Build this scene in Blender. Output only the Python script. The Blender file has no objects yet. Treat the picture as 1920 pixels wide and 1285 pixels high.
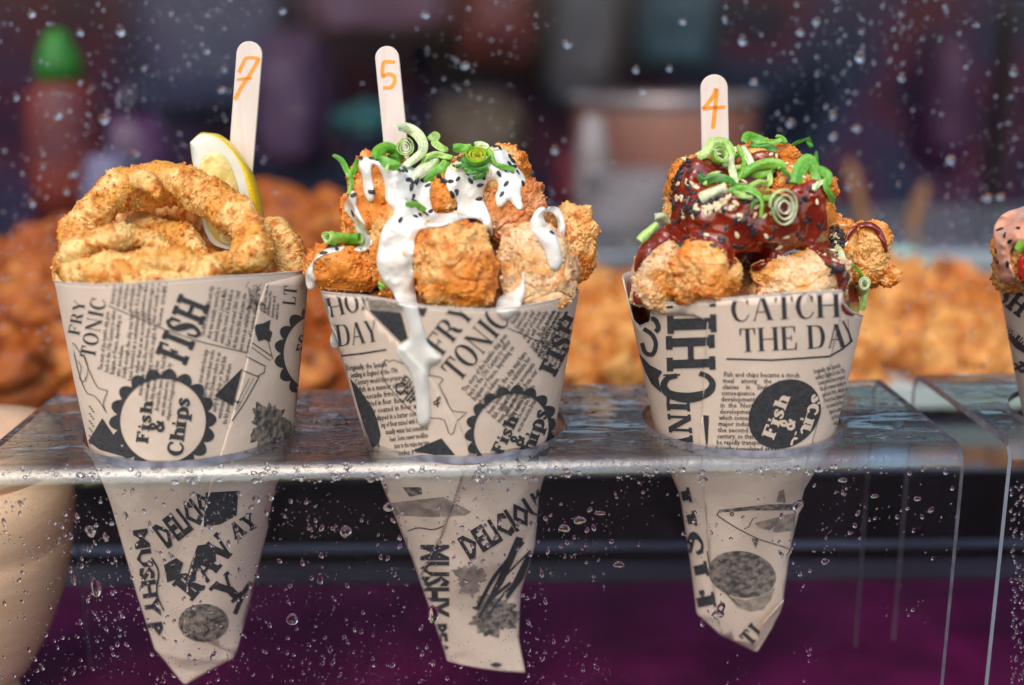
import bpy, bmesh, math, random
import numpy as np
from mathutils import Vector, Matrix
from mathutils.bvhtree import BVHTree

random.seed(7); RNG = np.random.default_rng(7)
SC = bpy.context.scene
COL = SC.collection

# ------------------------------------------------------------------ camera
F_PX = 2150.0; PITCH = math.radians(14.27); ROLL = math.radians(0.47)
CAM = np.array([0.0, 0.0, 0.295])
_F = np.array([0, math.cos(PITCH), -math.sin(PITCH)])
_R0 = np.array([1.0, 0, 0]); _U0 = np.array([0, math.sin(PITCH), math.cos(PITCH)])
_R = math.cos(ROLL)*_R0 - math.sin(ROLL)*_U0
_U = math.cos(ROLL)*_U0 + math.sin(ROLL)*_R0
cd = bpy.data.cameras.new("camera"); cam = bpy.data.objects.new("camera", cd); COL.objects.link(cam)
cd.sensor_fit = 'HORIZONTAL'; cd.sensor_width = 36.0; cd.lens = 36*F_PX/1920
cd.clip_start = 0.01; cd.clip_end = 300
cd.dof.use_dof = True; cd.dof.focus_distance = 0.457; cd.dof.aperture_fstop = 3.2; cd.dof.aperture_blades = 0
cam.matrix_world = Matrix(((_R[0], _U[0], -_F[0], CAM[0]), (_R[1], _U[1], -_F[1], CAM[1]), (_R[2], _U[2], -_F[2], CAM[2]), (0, 0, 0, 1)))
SC.camera = cam

# ------------------------------------------------------------------ sky, sun, exposure (overcast, rain)
w = bpy.data.worlds.new("World"); SC.world = w; w.use_nodes = True
nt = w.node_tree; nt.nodes.clear()
sky = nt.nodes.new('ShaderNodeTexSky'); sky.sky_type = 'NISHITA'; sky.sun_disc = False
SUN_EL, SUN_AZ = math.radians(52), math.radians(195)
sky.sun_elevation = SUN_EL; sky.sun_rotation = SUN_AZ
sky.air_density = 1.6; sky.dust_density = 3.2; sky.ozone_density = 1.0
hs = nt.nodes.new('ShaderNodeHueSaturation'); hs.inputs['Saturation'].default_value = 1.25
bg = nt.nodes.new('ShaderNodeBackground'); bg.inputs[1].default_value = 0.15
wo = nt.nodes.new('ShaderNodeOutputWorld')
nt.links.new(sky.outputs[0], hs.inputs['Color']); nt.links.new(hs.outputs[0], bg.inputs[0]); nt.links.new(bg.outputs[0], wo.inputs[0])
sl = bpy.data.lights.new("sun", 'SUN'); sl.energy = 0.6; sl.angle = math.radians(40); sl.color = (1, 0.985, 0.965)
so = bpy.data.objects.new("sun", sl); COL.objects.link(so)
_sd = Vector((math.sin(SUN_AZ)*math.cos(SUN_EL), math.cos(SUN_AZ)*math.cos(SUN_EL), math.sin(SUN_EL)))
so.rotation_euler = _sd.to_track_quat('Z', 'Y').to_euler()
SC.view_settings.view_transform = 'Standard'; SC.view_settings.look = 'None'
SC.view_settings.exposure = 0.76; SC.view_settings.gamma = 1.0
SC.cycles.max_bounces = 14; SC.cycles.transparent_max_bounces = 24; SC.cycles.transmission_bounces = 10
SC.cycles.caustics_reflective = False; SC.cycles.caustics_refractive = False

# ------------------------------------------------------------------ pixel <-> world (photo pixels, 1920 x 1285)
def ray(x, y):
    return _F + ((x-960)/F_PX)*_R - ((y-642.5)/F_PX)*_U
def at(x, y, D):                       # point on the pixel's ray at world depth y = D
    r = ray(x, y); return CAM + r*(D/r[1])
def atz(x, y, z):
    r = ray(x, y); return CAM + r*((z-CAM[2])/r[2])
def proj(P):
    q = np.asarray(P)-CAM; z = q@_F
    return 960+F_PX*(q@_R)/z, 642.5-F_PX*(q@_U)/z
def mpp(P):                            # metres per photo pixel at a point
    return float(((np.asarray(P)-CAM)@_F)/F_PX)

# ------------------------------------------------------------------ noise
_perm = np.random.default_rng(3).permutation(512)
_grad = np.random.default_rng(4).normal(size=(512, 3)); _grad /= np.linalg.norm(_grad, axis=1)[:, None]
def pn(P):
    P = np.asarray(P, float); I = np.floor(P).astype(int); f = P-I
    u = f*f*f*(f*(f*6-15)+10); out = 0
    for dx in (0, 1):
        wx = u[:, 0] if dx else 1-u[:, 0]
        for dy in (0, 1):
            wy = u[:, 1] if dy else 1-u[:, 1]
            for dz in (0, 1):
                wz = u[:, 2] if dz else 1-u[:, 2]
                h = _perm[(_perm[(_perm[(I[:, 0]+dx) & 511]+I[:, 1]+dy) & 511]+I[:, 2]+dz) & 511]
                g = _grad[h]
                out = out + wx*wy*wz*(g[:, 0]*(f[:, 0]-dx)+g[:, 1]*(f[:, 1]-dy)+g[:, 2]*(f[:, 2]-dz))
    return out*1.6
def fbm(P, o=3):
    s = 0; a = 1
    for i in range(o):
        s = s+a*pn(np.asarray(P)*2**i+i*17.3); a *= .5
    return s

# ------------------------------------------------------------------ objects
def mesh_np(name, V, Fc, smooth=True):
    me = bpy.data.meshes.new(name)
    V = np.asarray(V, np.float32)
    if isinstance(Fc, np.ndarray):
        n, k = Fc.shape
        me.vertices.add(len(V)); me.vertices.foreach_set('co', V.ravel())
        me.loops.add(n*k); me.loops.foreach_set('vertex_index', Fc.astype(np.int32).ravel())
        me.polygons.add(n); me.polygons.foreach_set('loop_start', np.arange(0, n*k, k, dtype=np.int32))
        me.update(calc_edges=True)
    else:
        me.from_pydata([tuple(map(float, v)) for v in V], [], Fc)
    if smooth:
        me.polygons.foreach_set('use_smooth', np.ones(len(me.polygons), bool))
    me.validate(); me.update()
    return me
def obj(name, me, mat=None, parent=None, loc=None):
    o = bpy.data.objects.new(name, me); COL.objects.link(o)
    if mat is not None:
        me.materials.clear(); me.materials.append(mat)
    if loc is not None: o.location = loc
    if parent is not None: o.parent = parent; o.matrix_parent_inverse = parent_inv(parent)
    return o
def parent_inv(p):
    m = Matrix.Translation(p.location); q = p.parent
    while q: m = Matrix.Translation(q.location) @ m; q = q.parent
    return m.inverted()
def tag(o, label=None, cat=None, group=None, kind=None):
    if label: o['label'] = label
    if cat: o['category'] = cat
    if group: o['group'] = group
    if kind: o['kind'] = kind
    return o
def empty(name, loc, label, cat, group=None):
    o = bpy.data.objects.new(name, None); COL.objects.link(o); o.location = loc; o.empty_display_size = .01
    return tag(o, label, cat, group)
def setattr_color(me, name, C):
    a = me.color_attributes.new(name, 'FLOAT_COLOR', 'POINT')
    c = np.ones((len(me.vertices), 4), np.float32); c[:, :3] = C; a.data.foreach_set('color', c.ravel())
class MB:
    def __init__(s): s.v = []; s.f = []
    def add(s, V, Fc):
        n = len(s.v); s.v += [tuple(map(float, p)) for p in V]; s.f += [tuple(i+n for i in q) for q in Fc]; return s
    def box(s, c, d, R=None):
        P = []
        for x in (-1, 1):
            for y in (-1, 1):
                for z in (-1, 1): P.append(np.array([x*d[0]/2, y*d[1]/2, z*d[2]/2]))
        if R is not None: P = [R@p for p in P]
        return s.add([p+np.array(c) for p in P], [(0, 1, 3, 2), (4, 6, 7, 5), (0, 4, 5, 1), (2, 3, 7, 6), (0, 2, 6, 4), (1, 5, 7, 3)])
    def lathe(s, prof, c=(0, 0, 0), n=48, cap=True):
        m = len(prof); V = []
        for r, z in prof:
            for k in range(n):
                a = 2*math.pi*k/n; V.append((c[0]+r*math.cos(a), c[1]+r*math.sin(a), c[2]+z))
        Fc = [(i*n+k, i*n+(k+1) % n, (i+1)*n+(k+1) % n, (i+1)*n+k) for i in range(m-1) for k in range(n)]
        if cap: Fc += [tuple(range(n-1, -1, -1)), tuple((m-1)*n+k for k in range(n))]
        return s.add(V, Fc)
    def build(s, name, mat, parent=None, smooth=False, bevel=0):
        me = mesh_np(name, s.v, s.f, smooth); o = obj(name, me, mat, parent)
        if bevel:
            b = o.modifiers.new('b', 'BEVEL'); b.width = bevel; b.segments = 3; b.limit_method = 'ANGLE'
        return o

# ------------------------------------------------------------------ materials
def newmat(name):
    m = bpy.data.materials.new(name); m.use_nodes = True; t = m.node_tree
    return m, t, t.nodes['Principled BSDF']
def N(t, k, **kw):
    n = t.nodes.new(k)
    for a, b in kw.items(): setattr(n, a, b)
    return n
def noise(t, scale, detail=4, rough=.5, vec=None, dist=0):
    n = N(t, 'ShaderNodeTexNoise'); n.inputs['Scale'].default_value = scale; n.inputs['Detail'].default_value = detail
    n.inputs['Roughness'].default_value = rough; n.inputs['Distortion'].default_value = dist
    if vec is None:
        c = N(t, 'ShaderNodeTexCoord'); vec = c.outputs['Object']
    t.links.new(vec, n.inputs['Vector']); return n.outputs['Fac']
def ramp(t, fac, stops):
    r = N(t, 'ShaderNodeValToRGB'); e = r.color_ramp.elements
    while len(e) < len(stops): e.new(.5)
    for i, (p, c) in enumerate(stops): e[i].position = p; e[i].color = (*c, 1) if len(c) == 3 else c
    t.links.new(fac, r.inputs[0]); return r.outputs[0]
def bump(t, b, fac, dist, strength=1.0):
    n = N(t, 'ShaderNodeBump'); n.inputs['Distance'].default_value = dist; n.inputs['Strength'].default_value = strength
    t.links.new(fac, n.inputs['Height'])
    t.links.new(n.outputs[0], b.inputs['Normal']); return n
def simple(name, c1, c2=None, scale=30, rough=.5, bdist=0, bscale=None, metal=0, coat=0, detail=4, sss=0, spec=.5, pos=(.35, .65)):
    m, t, b = newmat(name)
    b.inputs['Roughness'].default_value = rough; b.inputs['Metallic'].default_value = metal
    b.inputs['Coat Weight'].default_value = coat; b.inputs['Coat Roughness'].default_value = .08
    b.inputs['Specular IOR Level'].default_value = spec
    if sss:
        b.inputs['Subsurface Weight'].default_value = sss; b.inputs['Subsurface Radius'].default_value = (1, .5, .3); b.inputs['Subsurface Scale'].default_value = .003
    c2 = c2 or tuple(min(1, x*.8) for x in c1)
    nz = noise(t, scale, detail)
    t.links.new(ramp(t, nz, [(pos[0], c1), (pos[1], c2)]), b.inputs['Base Color'])
    if bdist: bump(t, b, noise(t, bscale or scale*2, 6), bdist)
    return m

M = {}
# crumb crust: colour from the piece's own colour attribute
def crust_mat(name, rough=.42, coat=.15, cscale=240, con=1.0):
    m, t, b = newmat(name)
    a = N(t, 'ShaderNodeAttribute'); a.attribute_name = 'crust'
    def mul(x, y, f):
        mx = N(t, 'ShaderNodeMix', data_type='RGBA', blend_type='MULTIPLY'); mx.inputs['Factor'].default_value = f
        t.links.new(x, mx.inputs['A']); t.links.new(y, mx.inputs['B']); return mx.outputs['Result']
    n1 = noise(t, cscale, 7, .68); n2 = noise(t, cscale*3.2, 4, .6)
    c = mul(a.outputs['Color'], ramp(t, n1, [(.32, (.74, .50, .26)), (.45, (.95, .88, .76)), (.56, (1.04, 1.06, 1.08)), (.68, (1.12, 1.22, 1.4))]), con)
    c = mul(c, ramp(t, n2, [(.34, (.80, .70, .58)), (.52, (1, 1, 1)), (.68, (1.15, 1.22, 1.3))]), .8)
    t.links.new(c, b.inputs['Base Color'])
    t.links.new(ramp(t, noise(t, 420, 4), [(.35, (.26,)*3), (.65, (.62,)*3)]), b.inputs['Roughness'])
    b.inputs['Coat Weight'].default_value = coat; b.inputs['Coat Roughness'].default_value = .16
    b.inputs['Subsurface Weight'].default_value = .2; b.inputs['Subsurface Radius'].default_value = (1, .45, .2); b.inputs['Subsurface Scale'].default_value = .002
    bump(t, b, noise(t, 1500, 5, .7), .00055, 1.0)
    return m
M['crust'] = crust_mat('fried_crumb_crust')
M['crust_bg'] = crust_mat('fried_crust_far', .5, .05, 30, .8)
def paper_mat():
    m, t, b = newmat('kraft_newsprint_paper')
    nz = noise(t, 60, 5); fb = noise(t, 1600, 3)
    c = ramp(t, nz, [(.3, (.69, .555, .455)), (.7, (.74, .60, .50))])
    mx = N(t, 'ShaderNodeMix', data_type='RGBA', blend_type='MULTIPLY'); mx.inputs['Factor'].default_value = .25
    t.links.new(c, mx.inputs['A']); t.links.new(ramp(t, fb, [(.35, (.8, .78, .76)), (.65, (1, 1, 1))]), mx.inputs['B'])
    t.links.new(mx.outputs['Result'], b.inputs['Base Color']); b.inputs['Roughness'].default_value = .62
    b.inputs['Specular IOR Level'].default_value = .3
    bump(t, b, noise(t, 55, 4), .0016, .5); return m
M['paper'] = paper_mat()
M['paper_edge'] = simple('white_cut_paper_edge', (.8, .76, .72), scale=300, rough=.7)
M['ink'] = simple('printed_slate_ink', (.035, .037, .042), (.06, .06, .066), scale=700, rough=.55, spec=.25)
M['ink_grey'] = simple('printed_grey_halftone', (.06, .06, .058), (.30, .25, .21), scale=420, rough=.6, detail=6, pos=(.38, .62))
M['ink_pale'] = simple('printed_pale_halftone', (.20, .17, .15), (.40, .32, .26), scale=260, rough=.6, detail=5)
M['white_sauce'] = simple('white_mayonnaise', (.79, .775, .73), (.745, .73, .685), scale=60, rough=.22, coat=.35, sss=.3, bdist=.0003, bscale=70)
M['pink_sauce'] = simple('pink_burger_sauce', (.78, .40, .28), (.72, .33, .22), scale=60, rough=.25, coat=.4, sss=.3, bdist=.0003, bscale=70)
def brown_mat():
    m, t, b = newmat('dark_red_barbecue_sauce')
    t.links.new(ramp(t, noise(t, 70, 4), [(.3, (.13, .006, .002)), (.7, (.26, .024, .005))]), b.inputs['Base Color'])
    b.inputs['Roughness'].default_value = .12; b.inputs['Coat Weight'].default_value = .8; b.inputs['Coat Roughness'].default_value = .05
    b.inputs['Subsurface Weight'].default_value = .0; b.inputs['Subsurface Radius'].default_value = (1, .12, .04); b.inputs['Subsurface Scale'].default_value = .004
    bump(t, b, noise(t, 110, 3), .0009, .6); return m
M['brown_sauce'] = brown_mat()
def attr_mat(name, attr, rough, coat=0, sss=.2, rad=(.4, 1, .3)):
    m, t, b = newmat(name); a = N(t, 'ShaderNodeAttribute'); a.attribute_name = attr
    nz = noise(t, 650, 5, .65); mx = N(t, 'ShaderNodeMix', data_type='RGBA', blend_type='MULTIPLY'); mx.inputs['Factor'].default_value = .8
    t.links.new(a.outputs['Color'], mx.inputs['A']); t.links.new(ramp(t, nz, [(.32, (.50, .62, .45)), (.5, (.95, .97, .9)), (.68, (1.35, 1.22, 1.5))]), mx.inputs['B'])
    t.links.new(mx.outputs['Result'], b.inputs['Base Color']); b.inputs['Roughness'].default_value = rough; b.inputs['Coat Weight'].default_value = coat
    b.inputs['Subsurface Weight'].default_value = sss; b.inputs['Subsurface Radius'].default_value = rad; b.inputs['Subsurface Scale'].default_value = .0015
    return m
M['onion'] = attr_mat('fresh_spring_onion', 'leaf', .42, .08, .35)
M['seed_black'] = simple('black_sesame', (.012, .013, .018), (.03, .03, .04), scale=900, rough=.35)
M['seed_white'] = simple('cream_sesame', (.80, .66, .44), (.70, .52, .30), scale=900, rough=.4, sss=.2)
def wood_mat(name, c1, c2, sc, st=(1, 1, 12), rough=.55):
    m, t, b = newmat(name); c = N(t, 'ShaderNodeTexCoord'); mp = N(t, 'ShaderNodeMapping'); mp.inputs['Scale'].default_value = st
    t.links.new(c.outputs['Object'], mp.inputs['Vector']); nz = noise(t, sc, 5, .6, mp.outputs[0], .6)
    t.links.new(ramp(t, nz, [(.3, c1), (.7, c2)]), b.inputs['Base Color']); b.inputs['Roughness'].default_value = rough
    bump(t, b, nz, .0003, .5); return m
M['stick'] = wood_mat('pale_birch', (.70, .62, .575), (.64, .53, .47), 240, (1, 1, .08))
M['bowl_wood'] = wood_mat('turned_beech', (.78, .55, .37), (.68, .44, .26), 60, (1, 1, 4), .5)
M['marker'] = simple('orange_marker_ink', (.95, .24, .01), (.98, .33, .03), scale=500, rough=.5)
M['rind'] = simple('lemon_rind', (.95, .66, .01), (.92, .56, .005), scale=120, rough=.3, coat=.3, bdist=.0006, bscale=900, sss=.2)
M['pith'] = simple('lemon_pith', (.72, .71, .62), (.68, .64, .50), scale=160, rough=.5, sss=.3)
M['flesh'] = simple('lemon_flesh', (.72, .56, .18), (.62, .44, .09), scale=220, rough=.2, coat=.5, sss=.4, bdist=.001, bscale=260)
# thin clear sheets: what passes goes straight through, the rest mirrors by Fresnel
def clear_sheet(name, tint=(.93, .95, .95), ior=1.5, rough=.03, bscale=None, bdist=0, stretch=(1, 1, 1), boost=1.0):
    m, t, b = newmat(name); t.nodes.remove(b); out = t.nodes['Material Output']
    tr = N(t, 'ShaderNodeBsdfTransparent'); tr.inputs[0].default_value = (*tint, 1)
    gl = N(t, 'ShaderNodeBsdfGlossy'); gl.inputs['Roughness'].default_value = rough
    fr = N(t, 'ShaderNodeFresnel'); ge = N(t, 'ShaderNodeNewGeometry'); mr = N(t, 'ShaderNodeMapRange')
    mr.inputs['To Min'].default_value = ior; mr.inputs['To Max'].default_value = 1/ior
    t.links.new(ge.outputs['Backfacing'], mr.inputs['Value']); t.links.new(mr.outputs[0], fr.inputs['IOR']); mx = N(t, 'ShaderNodeMixShader')
    if bdist:
        c = N(t, 'ShaderNodeTexCoord'); mp = N(t, 'ShaderNodeMapping'); mp.inputs['Scale'].default_value = stretch
        t.links.new(c.outputs['Object'], mp.inputs['Vector'])
        bn = N(t, 'ShaderNodeBump'); bn.inputs['Distance'].default_value = bdist
        t.links.new(noise(t, bscale, 5, .6, mp.outputs[0], .8), bn.inputs['Height'])
        t.links.new(bn.outputs[0], gl.inputs['Normal']); t.links.new(bn.outputs[0], fr.inputs['Normal'])
    ml = N(t, 'ShaderNodeMath', operation='MULTIPLY'); ml.inputs[1].default_value = boost; ml.use_clamp = True
    t.links.new(fr.outputs[0], ml.inputs[0]); t.links.new(ml.outputs[0], mx.inputs[0])
    t.links.new(tr.outputs[0], mx.inputs[1]); t.links.new(gl.outputs[0], mx.inputs[2]); t.links.new(mx.outputs[0], out.inputs[0])
    return m
M['acrylic'] = clear_sheet('clear_acrylic', (.97, .975, .98), rough=.02, boost=.3)
M['acrylic_top'] = clear_sheet('wet_acrylic_top', (.90, .92, .92), ior=1.5, rough=.015, bscale=34, bdist=.0035, stretch=(1, 2.4, 1), boost=1.15)
M['screen'] = clear_sheet('clear_rain_screen', (.95, .96, .97), rough=.03, boost=.5)
def glassmat(name, ior, color=(1, 1, 1), rough=0.0):
    m, t, b = newmat(name); t.nodes.remove(b); g = N(t, 'ShaderNodeBsdfGlass'); g.inputs['IOR'].default_value = ior
    g.inputs['Color'].default_value = (*color, 1); g.inputs['Roughness'].default_value = rough
    t.links.new(g.outputs[0], t.nodes['Material Output'].inputs[0]); return m
M['water'] = glassmat('rain_water', 1.33)
M['bend'] = clear_sheet('acrylic_bend', (.90, .94, .97), rough=.03, boost=1.8, bscale=200, bdist=.00025)
M['edge'] = simple('lit_acrylic_edge', (.50, .60, .70), (.42, .52, .63), scale=90, rough=.25, coat=.5)  # glow of the acrylic edge put into a pale colour
M['edge_dark'] = simple('dark_acrylic_edge', (.16, .15, .19), (.30, .30, .36), scale=160, rough=.3, coat=.5)  # dark copy of the same acrylic edge
M['cloth'] = None
# ================================================================== the setting
SHELF = 0.145
M['counter'] = simple('plum_vinyl_counter', (.042, .0012, .025), (.115, .005, .062), scale=26, rough=.5, coat=0, spec=.25, bdist=.0006, bscale=420, detail=9, pos=(.3, .72))
M['street'] = simple('dark_asphalt', (.03, .03, .032), (.045, .045, .045), scale=6, rough=.9, spec=.1)
M['black_gloss'] = simple('black_gloss_panel', (.004, .004, .006), (.010, .010, .014), scale=20, rough=.12, coat=.4)
def patch_canvas():
    m, t, b = newmat('printed_stall_canvas'); b.inputs['Roughness'].default_value = .9; b.inputs['Specular IOR Level'].default_value = .1
    t.links.new(ramp(t, noise(t, 2.3, 1.5, .5, None, .4), [(.30, (.014, .022, .045)), (.42, (.050, .065, .125)), (.50, (.095, .055, .13)), (.58, (.14, .040, .075)), (.66, (.045, .035, .08)), (.78, (.018, .060, .085))]), b.inputs['Base Color']); return m  # canvas patches, brightened and blued for the haze on the screen
M['canvas'] = patch_canvas()

g = MB(); g.add([(-60, -60, -.9), (60, -60, -.9), (60, 60, -.9), (-60, 60, -.9)], [(0, 1, 2, 3)])
tag(g.build('ground', M['street']), kind='structure')
g = MB(); g.box((0, 1.05, -.45), (3.4, 1.5, .9)); g.box((0, 1.04, -.012), (3.44, 1.54, .02))
g = MB(); g.box((0, 1.05, -.015), (3.4, 1.52, .03)); g.box((0, 1.05, -.465), (3.3, 1.44, .868))
tag(g.build('counter', M['counter'], bevel=.002), 'plum red vinyl stall counter under the clear cone stands', 'counter')

# stall shell: side canvases, roof, back wall; unseen sky strip added for the shelf's reflection
sh = empty('market_stall', (0, 3.2, -.9), 'dark canvas market stall shell behind the wet screen', 'stall')
back = MB(); back.box((0, 3.25, -.05), (5.2, .04, 1.7)); back.build('back_wall', M['canvas'], sh)
up = MB(); up.box((0, 3.25, 1.62), (5.2, .04, .84))
M['teal_canvas'] = simple('teal_canvas', (.012, .05, .05), (.03, .09, .08), scale=2.2, rough=.8, detail=1)
up.build('unseen_upper_wall', M['teal_canvas'], sh)  # out of view, placed to bound the bright strip the shelf mirrors
for sx in (-1, 1):
    b_ = MB(); b_.box((sx*2.62, 2.1, .55), (.04, 2.7, 2.9)); b_.build('side_wall', M['canvas'], sh)
rf = MB(); rf.box((0, 2.12, 2.05), (5.4, 2.75, .03)); rf.build('unseen_roof', M['canvas'], sh)  # out of view, added to keep the stall's inside dark

# black display plinth behind the screen
pl = empty('display_plinth', (0, .95, 0), 'black glossy display plinth carrying the fried chicken trays', 'plinth')
D_BOX = .607; ZB = float(at(1840, 873, D_BOX)[2])
b_ = MB(); b_.box((0, D_BOX+.30, ZB/2-.0015), (2.6, .60, ZB-.008)); b_.build('plinth_body', simple('matt_black_panel', (.0035, .0035, .005), (.007, .006, .009), scale=20, rough=.5, spec=.12), pl, bevel=.003)
b_ = MB(); b_.box((0, D_BOX+.30, ZB-.003), (2.6, .604, .004)); b_.build('plinth_top', simple('slate_reflection_top', (.018, .022, .035), (.03, .032, .045), scale=12, rough=.16, coat=.5), pl, bevel=.0015)  # blue-grey reflection put into the colour of the black plinth's top
b_ = MB(); b_.box((0, D_BOX-.0035, .006), (2.6, .005, .010))
b_.build('bottom_rail', simple('grey_plastic_rail', (.055, .06, .085), (.03, .03, .05), scale=9, rough=.3), pl)
b_ = MB(); b_.box((0, D_BOX-.0035, .0215), (2.6, .004, .003)); b_.build('light_strip_edge', simple('blue_grey_strip', (.10, .13, .2), (.05, .06, .1), scale=9, rough=.3), pl)

# clear rain screen
GY = .575
scr = empty('rain_screen', (0, GY, 0), 'upright clear splash screen covered with raindrops behind the cones', 'screen')
b_ = MB(); b_.add([(-1.3, GY, .002), (1.3, GY, .002), (1.3, GY, .62), (-1.3, GY, .62)], [(0, 1, 2, 3)])
b_.build('pane', M['screen'], scr)

# ------------------------------------------------------------------ acrylic stands (inverted U)
YAW = math.radians(1.9)
Wd = np.array([math.cos(YAW), math.sin(YAW), 0]); Dd = np.array([-math.sin(YAW), math.cos(YAW), 0]); Zd = np.array([0, 0, 1.0])
TH = .003; RB = .0095
HOLES = [atz(358, 799, SHELF), atz(872, 792, SHELF), atz(1389, 783, SHELF), atz(2092, 772, SHELF)]
HR = [.0425, .0418, .0413, .042]
def make_stand(origin, width, depth, holes, label, left_edge_bright):
    """origin = front right foot of the sheet's outer face (z = 0); u runs left along -Wd, v runs back along Dd"""
    root = empty('acrylic_cone_stand', tuple(origin+(-Wd)*width/2+Dd*depth/2), label, 'cone stand')
    P = lambda u, v, z: origin-Wd*u+Dd*v+Zd*z
    # top with holes, upper and lower skin
    v0, v1 = RB, depth-RB
    for zz, nm in ((SHELF, 'top'), ):
        bm = bmesh.new()
        for z_ in (SHELF, SHELF-TH):
            loops = []
            nseg = 26
            outer = [(0, v0), (width, v0), (width, v1), (0, v1)]
            vs = [bm.verts.new(P(u, v, z_)) for u, v in outer]; es = [bm.edges.new((vs[i], vs[(i+1) % 4])) for i in range(4)]
            for (c, r) in holes:
                hv = [bm.verts.new((c[0]+r*math.cos(a), c[1]+r*math.sin(a), z_)) for a in np.linspace(0, 2*math.pi, 73)[:-1]]
                es += [bm.edges.new((hv[i], hv[(i+1) % 72])) for i in range(72)]; loops.append(hv)
            bmesh.ops.triangle_fill(bm, edges=es, use_beauty=True)
        me = bpy.data.meshes.new('shelf_sheet'); bm.to_mesh(me); bm.free()
        for p in me.polygons: p.use_smooth = False
        obj('shelf_sheet', me, M['acrylic_top'], root)
    for (c, r) in holes:
        V = []; 
        for z_ in (SHELF, SHELF-TH): V += [(c[0]+r*math.cos(a), c[1]+r*math.sin(a), z_) for a in np.linspace(0, 2*math.pi, 73)[:-1]]
        m_ = MB(); m_.add(V, [(i, (i+1) % 72, 72+(i+1) % 72, 72+i) for i in range(72)]); m_.build('hole_edge', M['edge_dark'], root, smooth=True)
    # bends and legs
    arc = [(RB-RB*math.cos(a), SHELF-RB+RB*math.sin(a)) for a in np.linspace(0, math.pi/2, 13)]
    arci = [(RB-(RB-TH)*math.cos(a), SHELF-RB+(RB-TH)*math.sin(a)) for a in np.linspace(0, math.pi/2, 13)]
    for side in (0, 1):
        f = (lambda v: v) if side == 0 else (lambda v: depth-v)
        m_ = MB()
        for A in (arc, arci):
            V = []
            for (v, z) in A: V += [P(0, f(v), z), P(width, f(v), z)]
            m_.add(V, [(2*i, 2*i+1, 2*i+3, 2*i+2) for i in range(len(A)-1)])
        m_.build('front_bend' if side == 0 else 'back_bend', M['bend'], root, smooth=True)
        m_ = MB()
        for vv in (0, TH): m_.add([P(0, f(vv), .003), P(width, f(vv), .003), P(width, f(vv), SHELF-RB), P(0, f(vv), SHELF-RB)], [(0, 1, 2, 3)])
        m_.build('front_panel' if side == 0 else 'back_panel', M['acrylic'], root)
    # side edges as one band each
    for u, bright in ((0, 0), (width, left_edge_bright)):
        O_ = [(0, .003)]+arc+[(depth-v, z) for v, z in arc[::-1]]+[(depth, .003)]
        I_ = [(TH, .003)]+arci+[(depth-v, z) for v, z in arci[::-1]]+[(depth-TH, .003)]
        e = .0002 if u == 0 else -.0002
        for (i0, i1, mt) in ((0, 8, M['edge'] if bright else M['edge_dark']), (8, len(O_)-1, M['edge_dark'])):
            V = [P(u-e, *q) for q in O_[i0:i1+1]]+[P(u-e, *q) for q in I_[i0:i1+1]]; k = i1-i0+1
            m_ = MB(); m_.add(V, [(j, j+1, k+j+1, k+j) for j in range(k-1)]); m_.build('side_edge', mt, root)
    return root, P
_o = atz(1806, 884, SHELF-RB); org1 = np.array([_o[0], _o[1], 0.0])
_b = atz(1619.5, 703, SHELF); DEPTH = float((_b-org1)@Dd)
W1 = float(-(atz(-77, 905, SHELF-.003)-org1)@Wd)
st1, P1 = make_stand(org1, W1, DEPTH, list(zip(HOLES[:3], HR[:3])), 'clear acrylic stand holding the three whole paper cones', False)
_o2 = atz(1897, 872, SHELF-RB); W2 = .30; org2 = np.array([_o2[0], _o2[1], 0.0])+Wd*W2
st2, P2s = make_stand(org2, W2, DEPTH, [(HOLES[3], HR[3])], 'second clear acrylic stand cut off by the right side of the photo', True)

# ------------------------------------------------------------------ rain: drops
def drop_mesh(n=10, rings=4, h=.22):
    V = [(0, 0, h)]; Fc = []
    for i in range(1, rings+1):
        a = math.pi/2*i/rings
        for k in range(n): V.append((math.sin(a)*math.cos(2*math.pi*k/n), math.sin(a)*math.sin(2*math.pi*k/n), h*math.cos(a)))
    for k in range(n): Fc.append((0, 1+k, 1+(k+1) % n))
    for i in range(rings-1):
        for k in range(n):
            a = 1+i*n+k; b = 1+i*n+(k+1) % n; Fc.append((a, a+n, b)); Fc.append((b, a+n, b+n))
    s = 1+(rings-1)*n; c = len(V); V.append((0, 0, 0))
    for k in range(n): Fc.append((c, s+(k+1) % n, s+k))
    return np.array(V), np.array(Fc)
DV, DF = drop_mesh()
def drops_stuff(name, items, nrm, xa, ya, label, cat):
    """items: (pos, rx, ry, ang)"""
    VV = []; FF = []; n = len(DV)
    for i, (p, rx, ry, a) in enumerate(items):
        wob = 1+.18*np.sin(np.arctan2(DV[:, 1], DV[:, 0])*2+i)*(i % 3 == 0)
        X = DV[:, 0]*rx*wob; Y = DV[:, 1]*ry*wob; Z = DV[:, 2]*min(rx, ry)
        c, s = math.cos(a), math.sin(a)
        VV.append(np.asarray(p)+np.outer(c*X-s*Y, xa)+np.outer(s*X+c*Y, ya)+np.outer(Z, nrm)); FF.append(DF+i*n)
    me = mesh_np(name, np.vstack(VV), np.vstack(FF)); o = obj(name, me, M['water'])
    return tag(o, label, cat, kind='stuff')
def density(x, y, seed, sc=260.):
    return float(pn(np.array([[x/sc, y/sc, seed]]))[0])
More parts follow.
